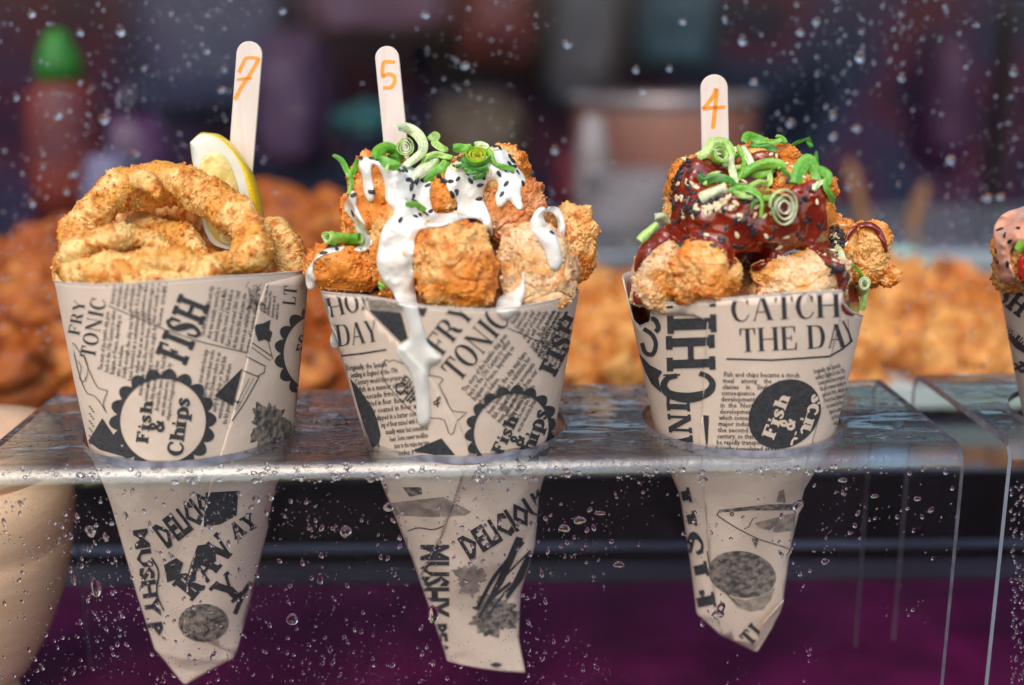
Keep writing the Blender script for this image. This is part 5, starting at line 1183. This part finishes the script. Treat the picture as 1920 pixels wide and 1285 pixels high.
def pour(keys, poly, T, wdt, mat, name, label, cat, reg, step=2.0, nblur=14, lift=.0, cut=None, ripple=.0003, seed=0, jump=.0):
    poly = smooth_poly(poly); xs = [p[0] for p in poly]; ys = [p[1] for p in poly]
    gx = np.arange(min(xs)-2*step, max(xs)+3*step, step); gy = np.arange(min(ys)-2*step, max(ys)+3*step, step)
    X, Y = np.meshgrid(gx, gy, indexing='ij'); ins = in_poly(X, Y, poly); sd, BX, BY = sd_poly(X, Y, poly)
    ins2 = ins | (sd < step*.75)
    Z = np.zeros(X.shape); W = np.zeros(X.shape)
    for i, j in zip(*np.nonzero(ins2)):
        h = cast(keys, X[i, j], Y[i, j])
        if h is not None: Z[i, j] = (h[0]-CAM)@_F; W[i, j] = 1
    med = np.median(Z[W > 0]); bad = (W > 0) & (Z > med+.045); W[bad] = 0
    # fill rays that found nothing from their neighbours
    W0 = W.copy(); miss = ins2 & (W == 0); Zf = np.where(W > 0, Z, 0); Wf = W.copy()
    for _ in range(400):
        if not (ins2 & (Wf == 0)).any(): break
        s = sum(np.roll(Zf*Wf, d_, a_) for d_ in (1, -1) for a_ in (0, 1)); w_ = sum(np.roll(Wf, d_, a_) for d_ in (1, -1) for a_ in (0, 1))
        n_ = ins2 & (Wf == 0) & (w_ > 0); Zf = np.where(n_, s/np.maximum(w_, 1), Zf); Wf = np.where(n_, 1, Wf)
    Wm = ins2.astype(float); S_ = blur(Zf, Wm, nblur)
    S_ = np.minimum(S_, Zf+.0); S_ = blur(S_, Wm, max(4, nblur//3)); S_ = np.minimum(S_, Zf-.0001)
    S_ = blur(S_, Wm, 2)
    d = np.where(ins, sd, 0); prof = np.sqrt(np.clip(1-(1-np.clip(d/wdt, 0, 1))**2, 0, 1))
    nz = pn(np.stack([X.ravel()/26, Y.ravel()/34, np.full(X.size, seed+.5)], 1)).reshape(X.shape)
    th = T*prof*(1+.0*nz)+ripple*nz*prof
    front = S_-lift-th+.00005; back = np.where(W0 > 0, S_+.0006, S_+th*.6)+.0003
    # snap the outline
    PX = np.where(~ins & ins2, BX, X); PY = np.where(~ins & ins2, BY, Y)
    near = ins & (sd < step*.55); PX = np.where(near, BX, PX); PY = np.where(near, BY, PY)
    r = _F[None, None]+((PX-960)/F_PX)[..., None]*_R-((PY-642.5)/F_PX)[..., None]*_U
    Vf = CAM+r*front[..., None]; Vb = CAM+r*back[..., None]
    n = X.size; I = np.arange(n).reshape(X.shape); c = ins2; q = c[:-1, :-1] & c[1:, :-1] & c[1:, 1:] & c[:-1, 1:]
    if jump:
        f4 = np.stack([front[:-1, :-1], front[1:, :-1], front[1:, 1:], front[:-1, 1:]]); q &= (f4.max(0)-f4.min(0)) < jump
    a, b, c_, d_ = I[:-1, :-1][q], I[1:, :-1][q], I[1:, 1:][q], I[:-1, 1:][q]
    F1 = np.stack([a, d_, c_, b], 1); F2 = np.stack([a, b, c_, d_], 1)+n
    # walls along open edges
    from collections import Counter
    E = np.vstack([F1[:, [0, 1]], F1[:, [1, 2]], F1[:, [2, 3]], F1[:, [3, 0]]]); key_ = E[:, 0].astype(np.int64)*n+E[:, 1]; rev = E[:, 1].astype(np.int64)*n+E[:, 0]
    op = E[~np.isin(key_, rev)]; F3 = np.stack([op[:, 1], op[:, 0], op[:, 0]+n, op[:, 1]+n], 1)
    V = np.vstack([Vf.reshape(-1, 3), Vb.reshape(-1, 3)]); Fc = np.vstack([F1, F2, F3])
    used = np.unique(Fc); mp = np.full(2*n, -1); mp[used] = np.arange(len(used)); V = V[used]; Fc = mp[Fc]
    me = mesh_np(name, V, Fc); o = obj(name, me, mat); tag(o, label, cat)
    if reg: register(reg, V, Fc)
    return o
m3 = lambda pts: [Z3(*p) for p in pts]
main_white = m3([(362, 250), (400, 240), (445, 245), (500, 262), (560, 258), (620, 280), (690, 305), (760, 335), (795, 355), (800, 400), (792, 480), (812, 560), (850, 580), (935, 572), (955, 545), (940, 485), (905, 450), (880, 380), (885, 330), (910, 285), (990, 262), (1060, 235), (1120, 200), (1150, 180), (1205, 178), (1262, 215), (1310, 292), (1350, 340), (1366, 385), (1340, 430), (1345, 500), (1352, 545), (1320, 560), (1285, 520), (1262, 503), (1235, 530), (1210, 545), (1190, 520), (1185, 470), (1200, 430), (1192, 385), (1150, 385), (1125, 425), (1112, 480), (1130, 540), (1160, 620), (1172, 690), (1160, 722), (1140, 680), (1100, 630), (1040, 612), (980, 620), (920, 640), (860, 662), (790, 668), (740, 680), (712, 712), (700, 760), (692, 830), (692, 920), (702, 1020), (712, 1100), (728, 1180)])
main_white += [Z4(*p) for p in [(690, 320), (715, 410), (765, 470), (800, 515), (775, 548), (735, 570), (722, 640), (730, 740), (736, 860), (730, 920), (700, 943), (660, 930), (645, 870), (640, 780), (625, 680), (600, 600), (560, 545), (528, 500), (525, 450), (560, 420), (590, 400), (597, 350), (580, 270), (560, 200)]]
main_white += m3([(600, 1130), (560, 1050), (515, 1000), (480, 930), (468, 860), (480, 780), (490, 720), (515, 650), (560, 600), (575, 565), (545, 530), (522, 490), (520, 430), (508, 370), (480, 310), (450, 290), (438, 330), (448, 390), (455, 450), (450, 500), (425, 510), (402, 480), (388, 420), (380, 350), (362, 300)])
pour(['f2', 'c2'], main_white, .0024, 17, M['white_sauce'], 'white_sauce', 'thick white sauce poured over the chicken with a long run down the paper', 'sauce', 's2', nblur=26, ripple=.0006)
pour(['f2'], m3([(325, 440), (345, 470), (352, 540), (375, 590), (405, 650), (425, 700), (442, 740), (436, 780), (400, 812), (355, 812), (332, 795), (360, 770), (368, 720), (345, 680), (330, 630), (300, 590), (276, 560), (280, 520), (300, 480)]), .0020, 14, M['white_sauce'], 'white_sauce', 'run of white sauce with one black seed down the left chicken', 'sauce', 's2', nblur=12)
pour(['f2', 'c2'], m3([(275, 778), (235, 782), (180, 788), (130, 815), (90, 860), (62, 900), (42, 950), (45, 1010), (62, 1040), (92, 1030), (102, 990), (90, 930), (92, 880), (120, 850), (170, 828), (230, 812), (268, 800)]), .0015, 12, M['white_sauce'], 'white_sauce', 'thin white sauce rimming the low chicken piece at the left', 'sauce', 's2', nblur=10)
pour(['c2', 'f2'], [Z4(*p) for p in [(88, 180), (108, 205), (118, 300), (140, 350), (158, 400), (155, 445), (125, 452), (102, 430), (98, 380), (112, 340), (98, 290), (86, 230)]], .0014, 9, M['white_sauce'], 'white_sauce', 'white drip running down the left side of the printed paper', 'sauce', None, nblur=6)
pour(['f2'], m3([(1448, 545), (1500, 538), (1560, 542), (1592, 590), (1608, 660), (1600, 712), (1578, 722), (1562, 690), (1556, 640), (1535, 592), (1500, 570), (1475, 585), (1492, 640), (1540, 690), (1570, 760), (1588, 860), (1565, 915), (1530, 920), (1500, 880), (1478, 800), (1432, 730), (1392, 650), (1412, 580)]), .0022, 13, M['white_sauce'], 'white_sauce', 'forked run of white sauce over the right hand chicken pieces', 'sauce', 's2', nblur=12)
pour(['f2', 'c2'], m3([(1352, 925), (1362, 985), (1366, 1060), (1342, 1130), (1290, 1200), (1245, 1218), (1205, 1195), (1186, 1140), (1205, 1085), (1260, 1058), (1310, 1035), (1340, 985)]), .0024, 14, M['white_sauce'], 'white_sauce', 'white drop of sauce hanging over the rim at the right front', 'sauce', None, nblur=10)
# dark red sauce
m5 = lambda pts: [Z5(*p) for p in pts]
main_brown = m5([(390, 452), (345, 470), (318, 510), (300, 560), (285, 620), (282, 690), (270, 750), (215, 800), (150, 850), (115, 910), (100, 970), (108, 1005), (150, 945), (215, 880), (270, 852), (330, 862), (400, 852), (470, 858), (515, 890), (545, 940), (560, 990), (600, 960), (640, 990), (700, 1000), (760, 950), (830, 910), (900, 885), (960, 900), (1010, 945), (1060, 1000), (1080, 1060), (1098, 1120), (1105, 1190), (1150, 1215), (1185, 1190), (1178, 1100), (1150, 1030), (1110, 965), (1060, 900), (1042, 850), (1036, 770), (1025, 690), (1030, 630), (1010, 580), (965, 555), (930, 570), (880, 580), (840, 610), (790, 625), (750, 600), (765, 550), (820, 500), (800, 440), (740, 418), (680, 425), (630, 460), (580, 480), (500, 470), (440, 450)])
pour(['f3', 'c3'], main_brown, .0021, 15, M['brown_sauce'], 'dark_red_sauce', 'glossy dark red sauce covering the chicken and dripping at the right', 'sauce', 's3', nblur=60, ripple=.0004)
pour(['f3'], m5([(1110, 850), (1135, 800), (1180, 768), (1240, 762), (1290, 795), (1318, 860), (1322, 905), (1305, 905), (1285, 850), (1240, 800), (1190, 795), (1150, 830), (1125, 865)]), .0014, 9, M['brown_sauce'], 'dark_red_sauce', 'thin line of dark red sauce over the far right chicken piece', 'sauce', 's3', nblur=8)
pour(['f3'], m5([(1036, 790), (1070, 780), (1105, 820), (1115, 870), (1100, 920), (1120, 960), (1090, 985), (1050, 930), (1038, 860)]), .0012, 9, M['brown_sauce'], 'dark_red_sauce', 'dark sauce patch crowded with seeds in the gap at the right', 'sauce', 's3', nblur=8)
pour(['c3', 'f3'], m5([(62, 1050), (85, 1050), (105, 1100), (140, 1150), (158, 1195), (150, 1240), (122, 1252), (100, 1210), (75, 1130)]), .0020, 10, M['brown_sauce'], 'dark_red_sauce', 'dark red sauce running down inside the left rim of the paper', 'sauce', 's3', nblur=6)
pour(['f4', 'c4'], [(1862, 440), (1866, 420), (1880, 402), (1905, 392), (1960, 385), (1990, 470), (1960, 500), (1930, 470), (1905, 460), (1895, 490), (1905, 520), (1890, 530), (1872, 518), (1868, 480)], .0030, 15, M['pink_sauce'], 'pink_sauce', 'pink sauce over the chicken at the right side of the photo', 'sauce', 's4', nblur=24)
pour(['f4', 'c4'], [(1908, 490), (1925, 478), (1950, 500), (1940, 540), (1915, 535)], .0016, 9, simple('bright_red_chilli_sauce', (.55, .02, .01), rough=.15, coat=.6), 'chilli_sauce', 'bright red sauce dab at the right side of the photo', 'sauce', None, nblur=8)
# ================================================================== spring onion
LEAF, MID, PALE, WHT, DARK = (.075, .31, .018), (.26, .50, .06), (.54, .70, .28), (.70, .76, .54), (.02, .10, .014)
def hitpt(keys, x, y, fb):
    for dx, dy in ((0, 0), (0, 14), (0, 30), (-14, 10), (14, 10), (0, 50), (30, 20), (-30, 20)):
        h = cast(keys, x+dx, y+dy)
        if h is not None and abs((h[0]-CAM)@_F-fb) < .075: return float((h[0]-CAM)@_F)
    return fb
def ribbon(keys, pts, wpx, c0, c1, label, group, lift=.0012, cup=.35, thick=.00028, fb=.46, twist=0, ends=.55, name='spring_onion'):
    """pts: (x, y[, extra lift mm]) photo pixels; a short curved leaf strip lying over the food"""
    P = []; wpx *= 1.08; cup *= .8
    for p in pts:
        z = hitpt(keys, p[0], p[1], fb)-lift-(p[2]*.62/1000 if len(p) > 2 else 0); P.append((p[0], p[1], z))
    P = np.array(P, float); P[:, 2] = np.convolve(np.pad(P[:, 2], 1, mode='edge'), [.3, .4, .3], 'valid')
    m = len(P); Q = []
    for i in range(m-1):
        p0 = P[max(0, i-1)]; p1 = P[i]; p2 = P[i+1]; p3 = P[min(m-1, i+2)]
        for k in range(8): t = k/8; Q.append(.5*((2*p1)+(-p0+p2)*t+(2*p0-5*p1+4*p2-p3)*t*t+(-p0+3*p1-3*p2+p3)*t**3))
    Q.append(P[-1]); Q = np.array(Q); n = len(Q)
    W = np.array([CAM+q[2]*ray(q[0], q[1]) for q in Q]); s = Q[:, 2]/F_PX
    T = np.gradient(W, axis=0); T /= np.linalg.norm(T, axis=1)[:, None]+1e-9
    view = -_F; NC = 13; V = []; C = []
    sd = abs(hash(label)) % 97
    for i in range(n):
        t = i/(n-1); side = np.cross(T[i], view); side /= np.linalg.norm(side)+1e-9; nr = np.cross(side, T[i]); nr = nr if nr@view > 0 else -nr
        a = twist*t; sv = side*math.cos(a)+nr*math.sin(a); nv = nr*math.cos(a)-side*math.sin(a)
        taper = (ends+(1-ends)*math.sin(math.pi*min(max(t, .02), .98))**.5)*(1+.14*math.sin(5*t+len(label)))
        for j in range(NC):
            u = (j/(NC-1)*2-1); wv = wpx*s[i]/2*taper
            wob = .00022*math.sin(3*t*math.pi+u*2.5+len(label))
            V.append(W[i]+sv*u*wv-nv*(cup*wv*u*u-wob)); q = (abs(u)*.45+.55*t*abs(math.sin(2.2*t+len(label)))); q = min(1, q)
            stri = (.78, 1.12, .95, 1.2)[(j+len(label)) % 4]; C.append([(c0[k]*(1-q)+c1[k]*q)*stri for k in range(3)])
    F_ = [(i*NC+j, i*NC+j+1, (i+1)*NC+j+1, (i+1)*NC+j) for i in range(n-1) for j in range(NC-1)]
    me = mesh_np(name, V, F_); setattr_color(me, 'leaf', np.array(C)); o = obj(name, me, M['onion']); so_ = o.modifiers.new('t', 'SOLIDIFY'); so_.thickness = thick; so_.offset = 0; es_ = o.modifiers.new('e', 'EDGE_SPLIT'); es_.split_angle = .7
    return tag(o, label, 'spring onion', group)
def onion_ring(keys, cx, cy, r, label, group, nrm=(.2, -1, .5), rings=3, h=.0028, cols=(LEAF, MID, PALE), fb=.46, squash=.8, rot=0, lift=.002, spiral=.25):
    z = hitpt(keys, cx, cy, fb)-lift; c = CAM+z*ray(cx, cy); s = z/F_PX; nv = np.array(nrm, float); nv /= np.linalg.norm(nv)
    a_ = np.cross(nv, [0, 0, 1.0]); a_ /= np.linalg.norm(a_); b_ = np.cross(a_, nv); ca, sa = math.cos(math.radians(rot)), math.sin(math.radians(rot)); a_, b_ = a_*ca+b_*sa, b_*ca-a_*sa
    V = []; Fc = []; C = []; r *= .74
    for k in range(rings):
        rr_ = r*(1-.30*k)*s; n0 = len(V); m = 64; th = .00024; ph = k*1.3
        for i in range(m+1):
            a = 2*math.pi*i/m+ph; rad = rr_*(1-spiral*.3*i/m)*(1+.06*math.sin(2*a+k+cx)+.05*math.sin(3*a+k))
            for j, (dr, dz, ci) in enumerate([(th, -h/2, 0), (th*1.2, 0, 0), (th, h/2, 0), (0, h/2+.00025, 1), (-th, h/2, 1), (-th, -h/2, 1)]):
                V.append(c+a_*math.cos(a)*(rad+dr)+b_*math.sin(a)*(rad+dr)*squash+nv*(dz+.0004*math.sin(2*a+k))); cc = cols[min(k+ci, len(cols)-1)]; C.append(cc)
        Fc += [(n0+i*6+j, n0+i*6+(j+1) % 6, n0+(i+1)*6+(j+1) % 6, n0+(i+1)*6+j) for i in range(m) for j in range(6)]
        Fc += [tuple(n0+j for j in range(6)), tuple(n0+m*6+j for j in range(5, -1, -1))]
    me = mesh_np('spring_onion', V, Fc); setattr_color(me, 'leaf', np.array(C)); o = obj('spring_onion', me, M['onion']); es_ = o.modifiers.new('e', 'EDGE_SPLIT'); es_.split_angle = .8; return tag(o, label, 'spring onion', group)
K2 = ['s2', 'f2']; K3 = ['s3', 'f3']
ga = 'spring onion slices on the white sauce cone'; gb = 'spring onion slices on the dark sauce cone'
zc2 = (HOLES[1]-CAM)@_F; zc3 = (HOLES[2]-CAM)@_F
def R2(pts, w, c0, c1, lab, **k): return ribbon(K2, [(*Z3(p[0], p[1]), *(p[2:])) for p in pts], w, c0, c1, lab, ga, fb=float(zc2), **k)
def R3(pts, w, c0, c1, lab, **k): return ribbon(K3, [(*Z5(p[0], p[1]), *(p[2:])) for p in pts], w, c0, c1, lab, gb, fb=float(zc3), **k)
R2([(208, 226, 3), (255, 258, 3), (292, 325, 2), (318, 385, 1), (300, 462, 0)], 9, LEAF, MID, 'thin torn onion leaf standing off the upper left chicken')
R2([(358, 255, 2), (342, 300, 2), (318, 350, 1), (312, 400, 0)], 10, LEAF, MID, 'short onion leaf crossing the torn leaf at the upper left')
R2([(470, 255, 1), (480, 205, 3), (530, 180, 4), (578, 205, 3), (585, 245, 1)], 22, LEAF, MID, 'rounded dark green leaf curl at the left of the onion heap', cup=.8)
R2([(490, 250, 1), (530, 272, 3), (575, 290, 3), (604, 308, 0)], 20, LEAF, MID, 'bright green leaf below the rounded curl', cup=.5)
onion_ring(K2, *Z3(640, 180), 22, 'pale spiral onion ring standing upright under the second stick', ga, (.25, -1, .1), 3, .0035, (MID, PALE, WHT), float(zc2), .95, 70, .007)
R2([(588, 58, 10), (650, 62, 10), (712, 98, 9), (748, 160, 8), (735, 215, 6), (680, 262, 4), (640, 292, 2)], 17, WHT, PALE, 'translucent whitish onion ribbon arching at the top', cup=.5, thick=.0004)
R2([(782, 132, 5), (815, 102, 6), (832, 112, 6), (818, 150, 5), (862, 186, 4), (898, 192, 3)], 12, MID, PALE, 'crinkled light green onion shred at the very top', cup=.2)
R2([(690, 362, 2), (745, 315, 4), (800, 270, 5), (842, 248, 4)], 19, WHT, PALE, 'pale onion bar lying diagonally on the white sauce', cup=.7)
R2([(752, 368, 1), (815, 335, 3), (868, 300, 4), (888, 262, 3)], 22, LEAF, MID, 'bright green onion piece beside the pale bar', cup=.7)
R2([(742, 285, 2), (770, 240, 5), (825, 222, 6), (880, 235, 4), (925, 242, 2)], 9, MID, PALE, 'thin curled onion band behind the pale bar', cup=.4)
R2([(930, 182, 3), (990, 185, 4), (1040, 175, 4)], 14, LEAF, MID, 'green onion strip left of the big ring', cup=.5)
onion_ring(K2, *Z3(1075, 240), 30, 'big yellow green onion ring at the right of the white sauce', ga, (.1, -1, .75), 3, .0035, (LEAF, (.42, .62, .05), (.62, .62, .06)), float(zc2), .8, 10, .006)
R2([(985, 250, 3), (1030, 285, 4), (1085, 308, 4), (1140, 300, 2)], 14, LEAF, DARK, 'dark green leaf edge under the big onion ring', cup=.6)
R2([(1120, 175, 3), (1160, 215, 3), (1180, 280, 2), (1240, 300, 2), (1300, 312, 1)], 9, MID, LEAF, 'long onion sliver trailing right over the sauce', cup=.4)
R2([(1060, 165, 4), (1100, 160, 5), (1140, 182, 4)], 10, PALE, WHT, 'pale onion sliver on top of the big ring', cup=.4)
R2([(645, 525, 1), (690, 530, 2), (730, 545, 2), (765, 552, 1)], 14, LEAF, MID, 'small green leaf alone in the middle of the white sauce', cup=.4, ends=.4)
R2([(205, 690, 2), (200, 735, 3), (225, 765, 3)], 15, MID, LEAF, 'left face of the chopped onion lump on the low chicken', cup=.9)
onion_ring(K2, *Z3(225, 728), 15, 'hollow chopped onion lump on the low chicken at the left', ga, (-.6, -1, .2), 2, .011, (MID, PALE), float(zc2), 1.0, 0, .002)
onion_ring(K2, *Z3(315, 735), 13, 'second chopped onion lump beside the left run of sauce', ga, (.8, -.7, .2), 2, .010, (LEAF, MID), float(zc2), .9, 0, .002)
R2([(488, 990, 0), (500, 1015, 1), (498, 1035, 0)], 10, MID, LEAF, 'tiny green shred just above the paper rim', cup=.3)
# cone 3
R3([(405, 448, 2), (450, 425, 5), (480, 380, 6), (535, 385, 6), (560, 430, 4), (540, 490, 2)], 20, PALE, MID, 'pale leaf fan in front of the third stick', cup=.5)
onion_ring(K3, *Z5(515, 440), 22, 'light green onion ring below the third stick', gb, (.2, -1, .4), 2, .0035, (MID, PALE), float(zc3), .9, 20, .006)
R3([(585, 400, 7), (570, 450, 8), (575, 510, 7), (590, 575, 4)], 13, WHT, PALE, 'white onion strip curving down the middle', cup=.6)
R3([(625, 395, 7), (650, 440, 8), (665, 490, 7), (640, 530, 4)], 11, WHT, MID, 'second white onion strip right of the first', cup=.6)
R3([(600, 395, 5), (630, 450, 7), (625, 510, 6), (600, 560, 4)], 9, MID, LEAF, 'thin green strip between the two white strips', cup=.4)
R3([(628, 375, 6), (650, 345, 7), (700, 360, 8), (755, 375, 7), (810, 362, 6)], 15, LEAF, MID, 'bright green leaf at the very top of the dark sauce cone', cup=.4, twist=.7)
R3([(660, 385, 5), (700, 395, 6), (750, 400, 5), (785, 420, 3)], 12, LEAF, DARK, 'dark green leaf tucked under the top leaf', cup=.4)
R3([(560, 555, 3), (610, 540, 5), (670, 500, 7), (740, 478, 7), (800, 482, 5), (815, 500, 3)], 17, LEAF, MID, 'wide green band arching across the middle', cup=.6)
R3([(650, 520, 3), (720, 530, 5), (780, 505, 4)], 15, MID, LEAF, 'lighter green band below the wide band', cup=.5)
R3([(418, 530, 2), (440, 560, 4), (500, 548, 5), (560, 560, 4), (590, 590, 2)], 14, DARK, LEAF, 'dark green leaf reaching left over the sauce', cup=.4)
R3([(558, 612, 2), (620, 595, 4), (680, 615, 5), (720, 660, 4), (712, 740, 2)], 12, LEAF, MID, 'jagged green shred hanging towards the sauce', cup=.3, twist=.8)
R3([(650, 590, 3), (700, 570, 5), (750, 575, 5), (755, 520, 4)], 10, MID, PALE, 'light shred crossing above the spiral ring', cup=.3)
R3([(722, 650, 4), (770, 640, 5), (830, 660, 4)], 9, MID, LEAF, 'narrow shred over the spiral ring', cup=.3)
R3([(420, 655, 2), (470, 625, 4), (545, 595, 3)], 20, WHT, PALE, 'pale onion tube lying left of the seeds', cup=.9, ends=.9)
onion_ring(K3, *Z5(820, 690), 38, 'large translucent spiral onion ring on the dark sauce', gb, (.15, -1, .05), 3, .0022, (PALE, (.55, .62, .42), (.70, .66, .55)), float(zc3), 1.18, 0, .003, .5)
R3([(878, 575, 3), (900, 510, 6), (940, 462, 7), (975, 510, 6), (985, 560, 4)], 24, LEAF, MID, 'broad folded leaf at the right shoulder', cup=.5)
R3([(985, 500, 6), (1035, 535, 6), (1030, 590, 5), (1055, 640, 4), (1062, 672, 3)], 16, LEAF, MID, 'leaf tip falling off the right shoulder', cup=.4, twist=.6)
R3([(128, 852, 3), (165, 815, 4), (215, 770, 4)], 14, PALE, MID, 'cut onion stalk poking out at the left', cup=.9, ends=.9)
R3([(205, 735, 3), (240, 738, 4), (272, 765, 3)], 13, WHT, PALE, 'short white onion stalk above the left one', cup=.9, ends=.9)
R3([(1118, 975, 2), (1160, 980, 3), (1195, 1015, 3), (1200, 1060, 2)], 8, LEAF, MID, 'thin green loop at the right edge of the cone', cup=.3)
onion_ring(K3, *Z5(1205, 1075), 14, 'pale onion lump on the right rim of the paper', gb, (-.2, -1, .6), 2, .009, (PALE, WHT), float(zc3), 1.1, 0, .004)
R3([(1215, 1085, 3), (1210, 1130, 3), (1195, 1190, 2)], 14, PALE, MID, 'pale leaf end hanging from the right rim', cup=.6)
R3([(1075, 880, 2), (1100, 900, 3), (1108, 945, 2)], 12, PALE, WHT, 'pale onion bit among the seeds at the right gap', cup=.6)
ribbon(['s4', 'f4'], [(1908, 470), (1925, 455), (1945, 470)], 22, MID, LEAF, 'green onion piece at the very right of the photo', None, fb=float((HOLES[3]-CAM)@_F)-.02)
rs = random.Random(77)
for cone_, f_, K_, g_, zc_, boxx in (('white sauce cone', Z3, K2, ga, zc2, (470, 190, 1180, 330)), ('dark sauce cone', Z5, K3, gb, zc3, (420, 380, 980, 640))):
    for k in range(13):
        x, y = rs.uniform(boxx[0], boxx[2]), rs.uniform(boxx[1], boxx[3]); a = rs.uniform(0, 6.28); L = rs.uniform(35, 75); b = a+rs.uniform(-.9, .9)
        P = [(x, y, 2), (x+L*math.cos(a), y+L*.7*math.sin(a), 3.5), (x+L*(math.cos(a)+.8*math.cos(b)), y+L*.7*(math.sin(a)+.8*math.sin(b)), 2)]
        c0, c1 = rs.choice([(LEAF, MID), (MID, PALE), (PALE, WHT), (DARK, LEAF), (LEAF, DARK)])
        o = ribbon(K_, [(*f_(p[0], p[1]), p[2]) for p in P], rs.uniform(5, 10), c0, c1, 'small loose onion shred among the slices on the '+cone_, g_, fb=float(zc_), cup=rs.uniform(.2, .8), twist=rs.uniform(-.8, .8))
# ================================================================== sesame seeds
def seed_mesh():
    V, Fc = ico(3); P = V.copy(); tpr = 1-.42*(P[:, 0]*.5+.5)**1.5; P[:, 1] *= tpr; P[:, 2] *= tpr*.55; return mesh_np('sesame_seed', P*np.array([1, .62, .62]), Fc)
SEED = {'b': seed_mesh(), 'w': seed_mesh()}; SEED['b'].materials.append(M['seed_black']); SEED['w'].materials.append(M['seed_white'])
def seed(keys, x, y, kind, label, group, r=.00118):
    h = cast(keys, x, y)
    if h is None or (h[0]-CAM)@_F > .52: return
    n = Vector(h[1]).normalized(); t = n.orthogonal().normalized(); b = n.cross(t); a = random.uniform(0, 6.28); t, b = t*math.cos(a)+b*math.sin(a), b*math.cos(a)-t*math.sin(a)
    n2 = (n+t*random.uniform(-.25, .25)).normalized(); t = (t-n2*t.dot(n2)).normalized(); b = n2.cross(t); r *= random.uniform(.85, 1.15)
    m = Matrix.Identity(4); p = Vector(h[0])+n*r*.22
    for i in range(3): m[i][0] = t[i]*r*1.25; m[i][1] = b[i]*r*1.25; m[i][2] = n2[i]*r*1.25; m[i][3] = p[i]
    o = bpy.data.objects.new('sesame_seed', SEED[kind]); COL.objects.link(o); o.matrix_world = m; tag(o, label, 'sesame seed', group)
s2b = [(375, 248), (440, 250), (600, 315), (625, 325), (640, 318), (660, 375), (680, 384), (712, 385), (742, 384), (700, 388), (778, 412), (690, 478), (702, 508), (795, 568), (612, 617), (700, 597), (730, 590), (765, 585), (918, 388), (950, 445), (925, 462), (952, 455), (1035, 382), (1094, 408), (1205, 342), (1250, 405), (1225, 465), (1350, 400), (1150, 180), (1190, 180), (1210, 188), (1270, 285), (1295, 300), (1060, 335), (970, 258), (985, 288), (872, 325), (850, 355), (838, 360), (328, 577), (230, 795), (180, 788), (1525, 695), (940, 557), (1270, 240), (330, 470), (150, 820), (1000, 300), (1020, 330)]
s2w = [(930, 290), (950, 300), (970, 310), (990, 300), (1010, 310), (940, 315), (1035, 320), (1150, 330), (1165, 200), (1185, 195), (1110, 340), (960, 285), (640, 820), (950, 575), (1005, 290), (1140, 345), (920, 300)]
s3b = [(360, 465), (340, 482), (325, 502), (312, 530), (322, 545), (300, 560), (310, 550), (288, 592), (280, 632), (285, 660), (288, 700), (295, 770), (385, 625), (375, 658), (360, 690), (350, 712), (410, 710), (420, 525), (495, 650), (470, 660), (520, 640), (530, 705), (450, 775), (425, 820), (345, 845), (545, 790), (520, 840), (525, 855), (590, 750), (590, 765), (630, 755), (645, 720), (660, 775), (675, 820), (680, 812), (620, 880), (770, 800), (745, 880), (925, 650), (945, 745), (990, 780), (910, 845), (600, 585), (580, 592), (630, 650), (640, 665), (380, 690), (395, 715), (440, 640), (455, 655), (480, 655), (510, 650), (330, 520), (300, 610), (340, 700), (365, 470)]
s3w = [(345, 462), (355, 565), (378, 577), (312, 580), (330, 655), (395, 690), (340, 740), (445, 717), (455, 692), (470, 685), (490, 672), (510, 687), (540, 665), (565, 695), (590, 672), (600, 732), (610, 740), (690, 690), (682, 730), (450, 825), (595, 825), (735, 830), (797, 885), (833, 835), (975, 590), (980, 665), (920, 550), (760, 437), (785, 445), (830, 482), (860, 497), (880, 497), (500, 702), (475, 707), (550, 642), (520, 660), (530, 650), (485, 690), (505, 670), (465, 700), (440, 690), (575, 690), (525, 672), (545, 652), (460, 715), (590, 620), (560, 640), (330, 640), (310, 640), (1100, 780), (1075, 830)]
rs = random.Random(21)
for k in range(26): s3b.append((rs.uniform(1040, 1108), rs.uniform(785, 885)))
for k in range(14): s3w.append((rs.uniform(1040, 1120), rs.uniform(810, 960)))
for k in range(16): s3b.append((rs.uniform(285, 380), rs.uniform(480, 720)))
for k in range(16): s3b.append((rs.uniform(300, 1010), rs.uniform(560, 890)))
for k in range(16): s3w.append((rs.uniform(300, 900), rs.uniform(560, 760)))
for k in range(14): s2b.append((rs.uniform(380, 1340), rs.uniform(240, 500)))
for k in range(10): s3b.append((rs.uniform(330, 520), rs.uniform(640, 720)))
for k in range(8): s3b.append((rs.uniform(1030, 1110), rs.uniform(930, 1010)))
for p in s2b: seed(['s2', 'f2'], *Z3(*p), 'b', 'black sesame seed scattered over the white sauce cone', 'black sesame seeds on the white sauce cone')
for p in s2w: seed(['s2', 'f2'], *Z3(*p), 'w', 'pale toasted sesame seed on the white sauce cone', 'pale sesame seeds on the white sauce cone')
for p in s3b: seed(['s3', 'f3'], *Z5(*p), 'b', 'black sesame seed sprinkled over the dark sauce cone', 'black sesame seeds on the dark sauce cone')
for p in s3w: seed(['s3', 'f3'], *Z5(*p), 'w', 'pale sesame seed sprinkled over the dark sauce cone', 'pale sesame seeds on the dark sauce cone')
for p in [(570, 105), (590, 125), (555, 188), (622, 183), (600, 240), (640, 100), (560, 230), (650, 230), (610, 150)]:
    seed(['s4', 'f4'], 1600+p[0]/2.072, 380+p[1]/2.072, 'b', 'black sesame seed on the pink sauce at the right side', 'black sesame seeds on the pink sauce', .0011)
